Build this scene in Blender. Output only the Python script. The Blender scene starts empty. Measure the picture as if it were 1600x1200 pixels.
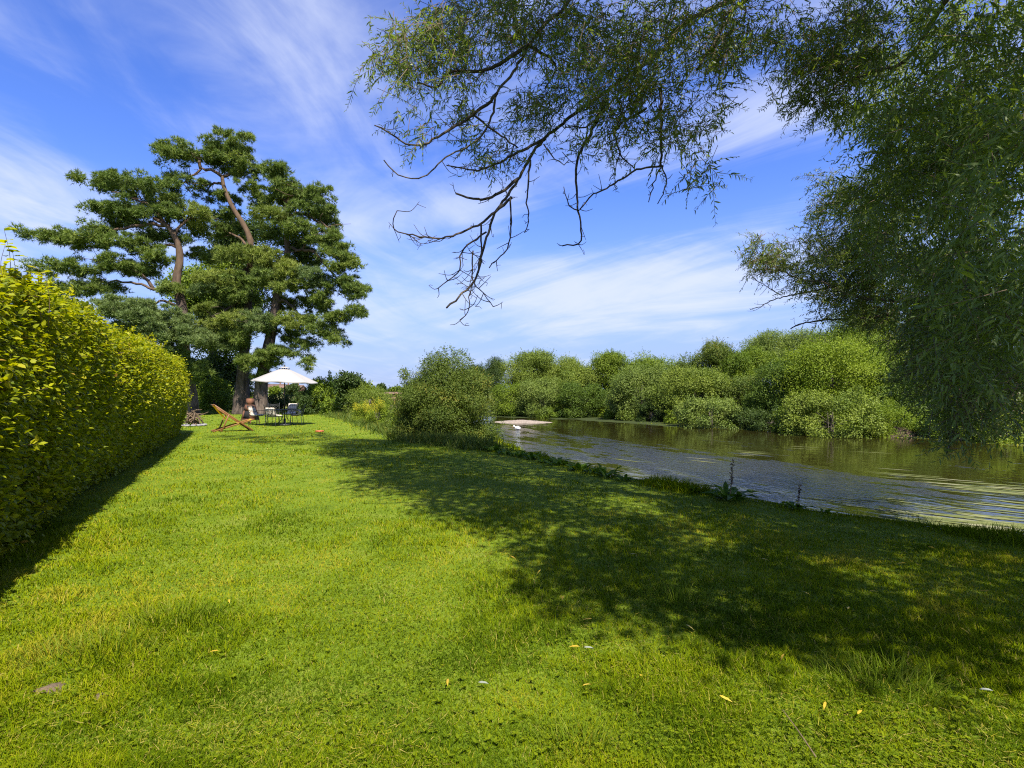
import bpy, math, numpy as np
rng = np.random.default_rng(11)
R = math.radians
PI = math.pi
F, H, HZ = 850.0, 1.55, 612.0            # focal length in photo pixels, eye height, horizon row
scene = bpy.context.scene
COL = scene.collection
SUN_AZ, SUN_EL = R(157), R(57)           # measured from +Y towards +X: behind the camera
SV = np.array([math.sin(SUN_AZ)*math.cos(SUN_EL), math.cos(SUN_AZ)*math.cos(SUN_EL), math.sin(SUN_EL)])

def at(px, py, Y):
    return np.array([(px-800)/F*Y, Y, H-(py-HZ)/F*Y])
def gnd(px, py):
    Y = F*H/(py-HZ); return np.array([(px-800)/F*Y, Y, 0.0])
def nrm(v):
    v = np.asarray(v, float); return v/np.maximum(np.linalg.norm(v, axis=-1, keepdims=True), 1e-9)
def rdir(n):
    return nrm(rng.normal(size=(n, 3)))
def vnoise(x, y, scale, seed=0):
    g = np.random.default_rng(seed).random((128, 128))
    x = np.asarray(x)/scale+1000; y = np.asarray(y)/scale+1000
    xi = np.floor(x).astype(int); yi = np.floor(y).astype(int); fx = x-xi; fy = y-yi
    fx = fx*fx*(3-2*fx); fy = fy*fy*(3-2*fy)
    a = g[xi % 128, yi % 128]; b = g[(xi+1) % 128, yi % 128]; c = g[xi % 128, (yi+1) % 128]; d = g[(xi+1) % 128, (yi+1) % 128]
    return (a*(1-fx)+b*fx)*(1-fy)+(c*(1-fx)+d*fx)*fy
def smooth(a, b, x):
    t = np.clip((np.asarray(x, float)-a)/(b-a), 0, 1); return t*t*(3-2*t)

# ------------------------------------------------------------------ mesh collector
class MB:
    def __init__(s): s.V = []; s.T = []; s.A = []; s.n = 0
    def add(s, V, T, tint=0.5):
        V = np.asarray(V, float).reshape(-1, 3); T = np.asarray(T, int).reshape(-1, 3)
        s.V.append(V); s.T.append(T+s.n); s.A.append(np.broadcast_to(np.asarray(tint, float), (len(V),))); s.n += len(V)
    def quad(s, V, Q, tint=0.5):
        Q = np.asarray(Q, int).reshape(-1, 4)
        s.add(V, np.concatenate([Q[:, [0, 1, 2]], Q[:, [0, 2, 3]]]), tint)
    def build(s, name, mat, parent=None, loc=None, sm=False):
        V = np.concatenate(s.V); T = np.concatenate(s.T); A = np.concatenate(s.A)
        if loc is not None: V = V-np.asarray(loc, float)
        me = bpy.data.meshes.new(name)
        me.vertices.add(len(V)); me.vertices.foreach_set('co', V.astype(np.float32).ravel())
        me.loops.add(len(T)*3); me.loops.foreach_set('vertex_index', T.astype(np.int32).ravel())
        me.polygons.add(len(T)); me.polygons.foreach_set('loop_start', np.arange(0, len(T)*3, 3, dtype=np.int32))
        if sm: me.polygons.foreach_set('use_smooth', np.ones(len(T), dtype=bool))
        a = me.attributes.new('tint', 'FLOAT', 'POINT'); a.data.foreach_set('value', A.astype(np.float32))
        me.update(calc_edges=True)
        me.materials.append(mat)
        o = bpy.data.objects.new(name, me); COL.objects.link(o)
        if parent is not None: o.parent = parent
        elif loc is not None: o.location = loc
        return o

# leaf templates: (along, across, lift), triangles
T_BLADE3 = (np.array([[0, -.5, 0], [0, .5, 0], [.55, .36, .0], [.55, -.36, .0], [1, 0, -.18]]), [[0, 1, 2], [0, 2, 3], [3, 2, 4]])
T_BLADE1 = (np.array([[0, -.5, 0], [0, .5, 0], [1, 0, 0]]), [[0, 1, 2]])
T_LANCE = (np.array([[0, 0, 0], [.4, .5, .0], [.4, -.5, .0], [1, 0, -.16]]), [[0, 1, 2], [2, 1, 3]])
T_WILLOW = (np.array([[0, 0, 0], [.22, .42, .03], [.22, -.42, .03], [.6, .42, .0], [.6, -.42, .0], [1, 0, -.14]]),
            [[0, 1, 2], [1, 3, 2], [2, 3, 4], [3, 5, 4]])
T_OVAL = (np.array([[0, 0, 0], [.28, .46, .06], [.28, -.46, .06], [.68, .40, .05], [.68, -.40, .05], [1, 0, -.08], [.48, 0, 0.0]]),
          [[0, 6, 1], [0, 2, 6], [6, 3, 1], [6, 2, 4], [6, 5, 3], [6, 4, 5]])
T_DOCK = (np.array([[0, 0, 0], [.30, .40, .05], [.30, -.40, .05], [.62, .46, -.02], [.62, -.46, -.02], [.92, 0, -.34], [.46, 0, 0.0]]), [[0, 6, 1], [0, 2, 6], [6, 3, 1], [6, 2, 4], [6, 5, 3], [6, 4, 5]])
T_DIA = (np.array([[0, 0, 0], [.5, .5, .05], [.5, -.5, .05], [1, 0, -.05]]), [[0, 2, 1], [1, 2, 3]])

def leaves(mb, P, D, N, L, W, T, tint):
    P = np.asarray(P, float); D = nrm(D); S = nrm(np.cross(N, D)); N2 = np.cross(D, S)
    n = len(P); tv, tf = T; k = len(tv)
    L = np.broadcast_to(np.asarray(L, float), (n,)); W = np.broadcast_to(np.asarray(W, float), (n,))
    V = (P[:, None, :]+L[:, None, None]*tv[None, :, 0, None]*D[:, None, :]
         + W[:, None, None]*tv[None, :, 1, None]*S[:, None, :]+L[:, None, None]*tv[None, :, 2, None]*N2[:, None, :])
    Fc = np.asarray(tf)[None]+np.arange(n)[:, None, None]*k
    mb.add(V.reshape(-1, 3), Fc.reshape(-1, 3), np.repeat(np.broadcast_to(np.asarray(tint, float), (n,)), k))

def spline(P, step):
    P = np.asarray(P, float)
    if len(P) < 3:
        n = max(2, int(np.linalg.norm(P[-1]-P[0])/step)+1); t = np.linspace(0, 1, n)[:, None]; return P[0]*(1-t)+P[-1]*t
    Q = np.vstack([2*P[0]-P[1], P, 2*P[-1]-P[-2]]); out = []
    for i in range(1, len(Q)-2):
        n = max(1, int(round(np.linalg.norm(Q[i+1]-Q[i])/step)))
        t = (np.arange(n)/n)[:, None]; a, b, c, d = Q[i-1], Q[i], Q[i+1], Q[i+2]
        out.append(.5*((2*b)+(-a+c)*t+(2*a-5*b+4*c-d)*t**2+(-a+3*b-3*c+d)*t**3))
    out.append(Q[-2][None]); return np.vstack(out)

def tube(mb, P, r, sides=6, tint=0.5, jit=0.0):
    P = np.asarray(P, float); n = len(P)
    r = np.interp(np.linspace(0, 1, n), np.linspace(0, 1, len(np.atleast_1d(r))), np.atleast_1d(r))
    T = np.gradient(P, axis=0); T = nrm(T)
    up = np.array([0, 0, 1.0]) if abs(T[0][2]) < .9 else np.array([1.0, 0, 0])
    U = np.zeros_like(P); u = nrm(np.cross(T[0], up))
    for i in range(n):
        u = nrm(u-T[i]*np.dot(u, T[i])); U[i] = u
    B = np.cross(T, U); a = np.arange(sides)/sides*2*PI
    rr = r[:, None]*(1+jit*rng.normal(size=(n, sides)))
    V = P[:, None]+rr[..., None]*(np.cos(a)[None, :, None]*U[:, None]+np.sin(a)[None, :, None]*B[:, None])
    V = V.reshape(-1, 3)
    i, j = np.meshgrid(np.arange(n-1), np.arange(sides), indexing='ij'); j2 = (j+1) % sides
    Q = np.stack([i*sides+j, i*sides+j2, (i+1)*sides+j2, (i+1)*sides+j], -1).reshape(-1, 4)
    V = np.vstack([V, P[0], P[-1]]); m = n*sides
    caps = [[m, (k+1) % sides, k] for k in range(sides)]+[[m+1, (n-1)*sides+k, (n-1)*sides+(k+1) % sides] for k in range(sides)]
    mb.add(V, np.vstack([Q[:, [0, 1, 2]], Q[:, [0, 2, 3]], caps]), tint)

def box(mb, c, s, rot=None, bev=0.0, tint=.5):
    """box with chamfered edges (24 verts) centred at c"""
    s = np.asarray(s, float)/2; b = min(bev, s.min()*.9); bm = []
    vs = []
    for sx in (-1, 1):
        for sy in (-1, 1):
            for sz in (-1, 1):
                for ax in range(3):
                    v = np.array([sx, sy, sz])*s; d = np.array([sx, sy, sz])*b; d[ax] = 0; vs.append(v-d)
    V = np.array(vs); idx = lambda sx, sy, sz, ax: (((sx > 0)*4+(sy > 0)*2+(sz > 0))*3+ax)
    fs = []
    for ax in range(3):
        o = [k for k in range(3) if k != ax]
        for sg in (-1, 1):
            q = []
            for (p, r_) in ((-1, -1), (1, -1), (1, 1), (-1, 1)):
                c_ = [0, 0, 0]; c_[ax] = sg; c_[o[0]] = p; c_[o[1]] = r_; q.append(idx(*c_, ax))
            fs.append(q)
    for ax in range(3):                                  # edges along ax
        o = [k for k in range(3) if k != ax]
        for p in (-1, 1):
            for r_ in (-1, 1):
                q = []
                for (e, face) in ((-1, o[0]), (1, o[0]), (1, o[1]), (-1, o[1])):
                    c_ = [0, 0, 0]; c_[ax] = e; c_[o[0]] = p; c_[o[1]] = r_; q.append(idx(*c_, face))
                fs.append(q)
    tris = []
    for sx in (-1, 1):
        for sy in (-1, 1):
            for sz in (-1, 1): tris.append([idx(sx, sy, sz, k) for k in range(3)])
    fs = np.array(fs)
    T = np.vstack([fs[:, [0, 1, 2]], fs[:, [0, 2, 3]], tris])
    cen = V[T].mean(1); nn = np.cross(V[T[:, 1]]-V[T[:, 0]], V[T[:, 2]]-V[T[:, 0]]); fl = (nn*cen).sum(1) < 0
    T[fl] = T[fl][:, ::-1]
    if rot is not None: V = V@np.asarray(rot).T
    mb.add(V+np.asarray(c, float), T, tint)

def rotz(a): c, s = math.cos(a), math.sin(a); return np.array([[c, -s, 0], [s, c, 0], [0, 0, 1.0]])
def bar(mb, a, b, w, h, up=(0, 0, 1), bev=.004, tint=.5):
    a = np.asarray(a, float); b = np.asarray(b, float); d = b-a; L = np.linalg.norm(d); x = d/L
    y = nrm(np.cross(up, x)); z = np.cross(x, y); box(mb, (a+b)/2, (L, w, h), np.stack([x, y, z], 1), bev, tint)
def lathe(mb, prof, c=(0, 0, 0), n=24, tint=.5, sq=1.0):
    prof = np.asarray(prof, float); m = len(prof); a = np.arange(n)/n*2*PI
    V = np.stack([prof[:, 0, None]*np.cos(a), prof[:, 0, None]*np.sin(a)*sq, np.repeat(prof[:, 1, None], n, 1)], -1).reshape(-1, 3)+np.asarray(c)
    i, j = np.meshgrid(np.arange(m-1), np.arange(n), indexing='ij'); j2 = (j+1) % n
    mb.quad(V, np.stack([i*n+j, i*n+j2, (i+1)*n+j2, (i+1)*n+j], -1), tint)

# ------------------------------------------------------------------ tagging
def tag(o, label=None, cat=None, group=None, kind=None):
    if label: o['label'] = label
    if cat: o['category'] = cat
    if group: o['group'] = group
    if kind: o['kind'] = kind
    return o
def empty(name, loc, label, cat, group=None):
    o = bpy.data.objects.new(name, None); o.empty_display_size = .2; COL.objects.link(o); o.location = loc
    return tag(o, label, cat, group)

# ------------------------------------------------------------------ materials
def newmat(name):
    m = bpy.data.materials.new(name); m.use_nodes = True; nt = m.node_tree; nt.nodes.clear()
    out = nt.nodes.new('ShaderNodeOutputMaterial'); return m, nt, out
def N(nt, t, **kw):
    n = nt.nodes.new(t)
    for k, v in kw.items():
        if k in n.inputs: n.inputs[k].default_value = v
        else: setattr(n, k, v)
    return n
def ramp(nt, fac, stops):
    r = nt.nodes.new('ShaderNodeValToRGB'); e = r.color_ramp.elements
    while len(e) < len(stops): e.new(.5)
    for k, (p, c) in enumerate(stops):
        e[k].position = p; e[k].color = (c[0], c[1], c[2], 1) if not np.isscalar(c) else (c, c, c, 1)
    nt.links.new(fac, r.inputs[0]); return r.outputs[0]
def noise(nt, scale, detail=4, rough=.55, vec=None, dist=0):
    n = N(nt, 'ShaderNodeTexNoise', Scale=scale, Detail=detail, Roughness=rough, Distortion=dist)
    if vec is not None: nt.links.new(vec, n.inputs['Vector'])
    return n.outputs['Fac']
def mapping(nt, vec, scale=(1, 1, 1), rot=(0, 0, 0), loc=(0, 0, 0)):
    m = N(nt, 'ShaderNodeMapping'); m.inputs['Scale'].default_value = scale; m.inputs['Rotation'].default_value = rot; m.inputs['Location'].default_value = loc
    nt.links.new(vec, m.inputs['Vector']); return m.outputs[0]
def mixc(nt, f, a, b, blend='MIX'):
    m = nt.nodes.new('ShaderNodeMix'); m.data_type = 'RGBA'; m.blend_type = blend
    for s, v in ((0, f), (6, a), (7, b)):
        if hasattr(v, 'default_value'): nt.links.new(v, m.inputs[s])
        elif s == 0: m.inputs[s].default_value = v
        else: m.inputs[s].default_value = (*v, 1)
    return m.outputs[2]
def math_(nt, op, a, b=None, c=None, clamp=False):
    m = nt.nodes.new('ShaderNodeMath'); m.operation = op; m.use_clamp = clamp
    for s, v in enumerate((a, b, c)):
        if v is None: continue
        if hasattr(v, 'default_value'): nt.links.new(v, m.inputs[s])
        else: m.inputs[s].default_value = v
    return m.outputs[0]
def mrange(nt, v, a, b, c=0, d=1):
    m = nt.nodes.new('ShaderNodeMapRange'); m.interpolation_type = 'SMOOTHSTEP'; nt.links.new(v, m.inputs[0])
    for k, x in enumerate((a, b, c, d)): m.inputs[k+1].default_value = x
    return m.outputs[0]
def objpos(nt):
    return nt.nodes.new('ShaderNodeTexCoord').outputs['Object']
def worldpos(nt):
    return nt.nodes.new('ShaderNodeNewGeometry').outputs['Position']

def leafmat(name, stops, trans=.35, rough=.5, spec=.3, tcol=(1.15, 1.3, .45)):
    m, nt, out = newmat(name)
    a = N(nt, 'ShaderNodeAttribute', attribute_name='tint')
    c = ramp(nt, a.outputs['Fac'], stops)
    p = N(nt, 'ShaderNodeBsdfPrincipled', Roughness=rough); p.inputs['Specular IOR Level'].default_value = spec
    nt.links.new(c, p.inputs['Base Color'])
    t = N(nt, 'ShaderNodeBsdfTranslucent'); nt.links.new(mixc(nt, 1.0, c, tcol, 'MULTIPLY'), t.inputs['Color'])
    mx = nt.nodes.new('ShaderNodeMixShader'); mx.inputs[0].default_value = trans
    nt.links.new(p.outputs[0], mx.inputs[1]); nt.links.new(t.outputs[0], mx.inputs[2]); nt.links.new(mx.outputs[0], out.inputs[0])
    return m
def solid(name, c, rough=.6, metal=0, spec=.4, var=.25, scale=8, bump=.15, stretch=(1, 1, 1), c2=None):
    m, nt, out = newmat(name)
    v = mapping(nt, objpos(nt), stretch)
    f = noise(nt, scale, 5, .6, v)
    c2 = c2 or tuple(x*(1-var) for x in c)
    p = N(nt, 'ShaderNodeBsdfPrincipled', Metallic=metal); p.inputs['Specular IOR Level'].default_value = spec
    nt.links.new(ramp(nt, f, [(.3, c2), (.7, c)]), p.inputs['Base Color'])
    nt.links.new(mrange(nt, f, 0, 1, rough-.1, min(1, rough+.12)), p.inputs['Roughness'])
    if bump:
        b = N(nt, 'ShaderNodeBump', Strength=bump, Distance=.01); nt.links.new(f, b.inputs['Height']); nt.links.new(b.outputs[0], p.inputs['Normal'])
    nt.links.new(p.outputs[0], out.inputs[0]); return m
def barkmat(name, dark, light, orange=None, z0=5, z1=9, sc=5):
    m, nt, out = newmat(name)
    wp = worldpos(nt)
    v = mapping(nt, wp, (1, 1, .28)); f = noise(nt, sc, 8, .68, v, .4)
    vo = N(nt, 'ShaderNodeTexVoronoi', Scale=sc*1.6, feature='DISTANCE_TO_EDGE'); nt.links.new(v, vo.inputs['Vector'])
    h = math_(nt, 'ADD', f, math_(nt, 'MULTIPLY', vo.outputs['Distance'], .5))
    c = ramp(nt, h, [(.38, dark), (.72, light)])
    if orange:
        z = N(nt, 'ShaderNodeSeparateXYZ'); nt.links.new(wp, z.inputs[0])
        k = math_(nt, 'ADD', z.outputs[2], math_(nt, 'MULTIPLY', math_(nt, 'SUBTRACT', noise(nt, .9, 3, .5, wp), .5), 5))
        o = ramp(nt, f, [(.3, tuple(x*.45 for x in orange)), (.65, orange)])
        c = mixc(nt, mrange(nt, k, z0, z1), c, o)
    p = N(nt, 'ShaderNodeBsdfPrincipled', Roughness=.9); p.inputs['Specular IOR Level'].default_value = .15
    nt.links.new(c, p.inputs['Base Color'])
    b = N(nt, 'ShaderNodeBump', Strength=.8, Distance=.03); nt.links.new(h, b.inputs['Height']); nt.links.new(b.outputs[0], p.inputs['Normal'])
    nt.links.new(p.outputs[0], out.inputs[0]); return m

M = {}
M['grass'] = leafmat('grass', [(0, (.048, .082, .002)), (.35, (.120, .162, .002)), (.7, (.192, .222, .003)), (.9, (.27, .235, .02)), (1, (.34, .27, .08))], .32, .85, .03, (1.1, 1.2, .3))
M['tuft'] = leafmat('tall_grass', [(0, (.06, .10, .005)), (.6, (.13, .18, .010)), (1, (.22, .22, .04))], .35, .85, .03, (1.1, 1.25, .35))
M['clover'] = leafmat('clover', [(0, (.058, .095, .003)), (1, (.15, .18, .005))], .3, .8, .05)
M['hedge'] = leafmat('hornbeam_leaf', [(0, (.08, .12, .005)), (.45, (.235, .265, .006)), (.85, (.37, .37, .010)), (.97, (.36, .31, .02)), (1, (.28, .13, .03))], .48, .5, .22, (1.35, 1.3, .3))
M['pine'] = leafmat('pine_needle', [(0, (.07, .11, .022)), (.5, (.135, .185, .034)), (1, (.22, .25, .04))], .22, .6, .2)
M['pine_blue'] = leafmat('pine_needle_bluish', [(0, (.085, .13, .04)), (1, (.17, .215, .06))], .22, .6, .2)
M['pine_yel'] = leafmat('pine_needle_light', [(0, (.10, .145, .028)), (1, (.22, .25, .042))], .24, .6, .2)
M['willow'] = leafmat('willow_leaf', [(0, (.072, .108, .028)), (.6, (.138, .185, .045)), (1, (.225, .265, .058))], .48, .45, .28, (1.25, 1.3, .3))
M['willow_far'] = leafmat('bank_willow_leaf', [(0, (.075, .12, .014)), (1, (.20, .24, .030))], .3, .6, .2)
M['green_lime'] = leafmat('lime_leaf', [(0, (.085, .14, .008)), (1, (.215, .265, .016))], .32, .6, .2)
M['green_mid'] = leafmat('mid_leaf', [(0, (.055, .105, .008)), (1, (.165, .215, .014))], .3, .6, .2)
M['green_grey'] = leafmat('grey_leaf', [(0, (.075, .12, .018)), (1, (.19, .235, .042))], .28, .6, .2)
M['green_dark'] = leafmat('dark_leaf', [(0, (.025, .05, .008)), (1, (.06, .09, .014))], .25, .55, .2)
M['green_deep'] = leafmat('deep_leaf', [(0, (.035, .075, .008)), (1, (.10, .145, .014))], .28, .6, .2)
M['green_olive'] = leafmat('olive_leaf', [(0, (.05, .085, .010)), (.85, (.11, .145, .018)), (1, (.19, .165, .02))], .28, .6, .2)
M['flower'] = leafmat('yellow_flower', [(0, (.26, .24, .015)), (1, (.40, .35, .02))], .25, .6, .2)
M['dock'] = leafmat('dock_leaf', [(0, (.045, .095, .008)), (1, (.10, .165, .014))], .35, .6, .12)
M['litter'] = leafmat('fallen_leaf', [(0, (.35, .22, .02)), (.6, (.50, .36, .03)), (.8, (.40, .34, .15)), (1, (.20, .22, .19))], .2, .5, .3)
M['pine_bark'] = barkmat('pine_bark', (.035, .027, .021), (.14, .105, .08), (.135, .088, .055), 5, 11.0, 4)
M['willow_bark'] = barkmat('willow_bark', (.035, .026, .018), (.13, .105, .075), None, sc=9)
M['dead_wood'] = barkmat('dead_twig', (.025, .019, .013), (.085, .065, .048), None, sc=14)
M['trunk'] = barkmat('grey_bark', (.05, .042, .032), (.16, .135, .10), None, sc=6)
M['twig'] = solid('twig', (.165, .11, .06), .8, var=.5)
M['soil'] = solid('soil', (.15, .105, .062), .95, var=.6, scale=90, bump=.8)
M['teak'] = solid('oiled_wood', (.21, .09, .024), .5, var=.4, scale=6, stretch=(1, 8, 8))
M['sling'] = leafmat('yellow_canvas', [(0, (.62, .48, .04)), (1, (.66, .52, .05))], .5, .8, .1, (1.1, 1.05, .5))
M['canvas'] = leafmat('cream_canvas', [(0, (.33, .31, .285)), (1, (.37, .35, .32))], .22, .8, .1, (1, .97, .9))
M['iron'] = solid('wrought_iron', (.045, .047, .046), .5, .6, bump=.1)
M['rust'] = solid('rusted_steel', (.20, .08, .035), .8, .1, var=.5, scale=5, c2=(.07, .034, .02), bump=.3)
M['soot'] = solid('soot', (.012, .011, .01), .95)
M['window_frame'] = solid('painted_frame', (.5, .49, .46), .7)
M['pole'] = solid('dark_pole', (.03, .022, .018), .5)
M['stone'] = solid('pale_stone', (.26, .25, .24), .9, var=.35, bump=.4)
M['orange'] = solid('orange_plastic', (.48, .12, .04), .5, var=.12)
M['white'] = solid('white_plumage', (.82, .82, .80), .8, var=.08)
M['beak'] = solid('orange_beak', (.6, .22, .03), .5)
M['brick'] = solid('red_brick', (.24, .13, .09), .9, var=.3, scale=3)
M['tile'] = solid('terracotta_tile', (.17, .10, .07), .85, var=.35, scale=2, stretch=(1, 1, 6))
M['render'] = solid('pale_render', (.62, .58, .50), .9, var=.1)
M['window'] = solid('window_glass', (.03, .035, .04), .12, spec=.6, bump=0)
M['door'] = solid('painted_door', (.10, .16, .12), .5)
M['carpaint'] = solid('silver_paint', (.42, .44, .48), .28, .5, var=.05, bump=0)
M['tyre'] = solid('tyre_rubber', (.02, .02, .02), .9)
M['redlamp'] = solid('red_lens', (.5, .03, .02), .3)

def plaid():
    m, nt, out = newmat('plaid_fabric')
    v = objpos(nt); s = N(nt, 'ShaderNodeSeparateXYZ'); nt.links.new(v, s.inputs[0])
    def stripe(c, per, w, off=0):
        f = math_(nt, 'FRACT', math_(nt, 'ADD', math_(nt, 'DIVIDE', c, per), 10+off)); return math_(nt, 'LESS_THAN', f, w)
    lx = math_(nt, 'ADD', s.outputs[1], 0.0); lz = math_(nt, 'ADD', math_(nt, 'MULTIPLY', s.outputs[0], 1), s.outputs[2])
    k = math_(nt, 'ADD', stripe(lx, .11, .34), stripe(lz, .11, .34, .4))
    c = ramp(nt, math_(nt, 'MULTIPLY', k, .5), [(0, (.62, .56, .46)), (.5, (.36, .30, .23)), (1, (.22, .17, .13))])
    th = math_(nt, 'ADD', stripe(lx, .11, .05, .33), stripe(lz, .11, .05, .73), None, True)
    c = mixc(nt, th, c, (.12, .10, .09))
    p = N(nt, 'ShaderNodeBsdfPrincipled', Roughness=.9); p.inputs['Specular IOR Level'].default_value = .15
    nt.links.new(c, p.inputs['Base Color'])
    b = N(nt, 'ShaderNodeBump', Strength=.3, Distance=.01); nt.links.new(noise(nt, 40, 3, .5, v), b.inputs['Height']); nt.links.new(b.outputs[0], p.inputs['Normal'])
    nt.links.new(p.outputs[0], out.inputs[0]); return m
M['plaid'] = plaid()

# ------------------------------------------------------------------ terrain
NEAR = [(60, -22), (30, -9), (16, -1.0), (9.3, 3.4), (5.9, 5.9), (4.95, 7.0), (3.9, 8.0), (2.95, 9.0), (1.95, 10.6), (1.1, 12.9), (-.1, 16.6), (-.9, 20), (-2.2, 28), (-6, 44), (-20, 62), (-60, 88)]
FAR = [(-60, 104), (-24, 74), (-10, 60), (-2, 51.5), (4, 46.5), (8.5, 41.5), (11.2, 35.5), (16.5, 31.0), (19.8, 27.2), (23, 22.5), (34, 10), (52, -8), (75, -26)]
FAR = [(x+.6, y+1.2) for (x, y) in FAR]
POLY = np.array(NEAR+FAR, float)
def sdist(x, y):
    """signed distance to the river outline, positive in the river"""
    x = np.asarray(x, float); y = np.asarray(y, float); d = np.full(x.shape, 1e9); ins = np.zeros(x.shape, bool)
    for i in range(len(POLY)):
        a = POLY[i]; b = POLY[(i+1) % len(POLY)]; e = b-a; t = np.clip(((x-a[0])*e[0]+(y-a[1])*e[1])/(e@e), 0, 1)
        d = np.minimum(d, np.hypot(x-a[0]-t*e[0], y-a[1]-t*e[1]))
        c = ((a[1] <= y) != (b[1] <= y)); xx = a[0]+(y-a[1])*e[0]/(e[1] if e[1] else 1e-9); ins ^= c & (x < xx)
    return np.where(ins, d, -d)
WATER = -0.9
def pdist(x, y, P):
    d = np.full(np.shape(x), 1e9)
    for a, b in zip(np.array(P[:-1], float), np.array(P[1:], float)):
        e = b-a; t = np.clip(((x-a[0])*e[0]+(y-a[1])*e[1])/(e@e), 0, 1); d = np.minimum(d, np.hypot(x-a[0]-t*e[0], y-a[1]-t*e[1]))
    return d
def farside(x, y): return smooth(-2, 2, pdist(x, y, NEAR)-pdist(x, y, FAR))
def hgt(x, y):
    x = np.asarray(x, float); y = np.asarray(y, float)
    d = sdist(x, y)+.35*(vnoise(x, y, 1.1, 5)-.5)
    z = -1.75*smooth(0, 1.5, d)-.10*smooth(-3.5, 0, d)-.80*farside(x, y)*(1-smooth(0, 1.2, d))
    z = z+.05*(vnoise(x, y, 3.0, 1)-.5)+.02*(vnoise(x, y, .7, 2)-.5)
    z = z+smooth(55, 240, y)*smooth(40, -20, x)*1.0
    return z
def axis(lo, hi, dense_lo, dense_hi, step, grow):
    a = list(np.arange(dense_lo, dense_hi, step)); s = step
    while a[-1] < hi: s *= grow; a.append(a[-1]+s)
    b = []; s = step; c = dense_lo
    while c > lo: s *= grow; c -= s; b.append(c)
    return np.array(b[::-1]+a)
gx = axis(-2500, 2500, -15, 24, .3, 1.12); gy = axis(-200, 3500, 0, 50, .3, 1.12)
GX, GY = np.meshgrid(gx, gy, indexing='ij'); GZ = hgt(GX, GY)
g = MB(); ny = len(gy); i, j = np.meshgrid(np.arange(len(gx)-1), np.arange(ny-1), indexing='ij')
g.quad(np.stack([GX, GY, GZ], -1).reshape(-1, 3), np.stack([i*ny+j, (i+1)*ny+j, (i+1)*ny+j+1, i*ny+j+1], -1))
def groundmat():
    m, nt, out = newmat('lawn_ground'); wp = worldpos(nt)
    s = N(nt, 'ShaderNodeSeparateXYZ'); nt.links.new(wp, s.inputs[0])
    a = noise(nt, 1.3, 6, .65, wp); b = noise(nt, 28, 5, .7, wp)
    c = ramp(nt, math_(nt, 'ADD', math_(nt, 'MULTIPLY', a, .55), math_(nt, 'MULTIPLY', b, .45)), [(.3, (.045, .075, .006)), (.52, (.10, .145, .008)), (.68, (.17, .18, .03))])
    field = ramp(nt, noise(nt, .05, 4, .6, wp), [(.35, (.12, .16, .03)), (.65, (.26, .22, .09))])
    c = mixc(nt, mrange(nt, s.outputs[1], 48, 60), c, field)
    mud = ramp(nt, noise(nt, 5, 6, .65, wp), [(.3, (.05, .036, .022)), (.7, (.16, .11, .07))])
    c = mixc(nt, math_(nt, 'MULTIPLY', mrange(nt, s.outputs[2], -.25, -.5), mrange(nt, s.outputs[1], 27, 22)), c, mud)
    c = mixc(nt, math_(nt, 'MULTIPLY', mrange(nt, s.outputs[2], -.25, -.5), mrange(nt, s.outputs[1], 22, 27)), c, (.03, .04, .012))
    p = N(nt, 'ShaderNodeBsdfPrincipled', Roughness=.95); p.inputs['Specular IOR Level'].default_value = .1
    nt.links.new(c, p.inputs['Base Color'])
    bm = N(nt, 'ShaderNodeBump', Strength=.6, Distance=.03); nt.links.new(b, bm.inputs['Height']); nt.links.new(bm.outputs[0], p.inputs['Normal'])
    nt.links.new(p.outputs[0], out.inputs[0]); return m
o = g.build('ground', groundmat(), sm=True); tag(o, 'mown green lawn running down to the river bank', kind='structure')

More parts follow.
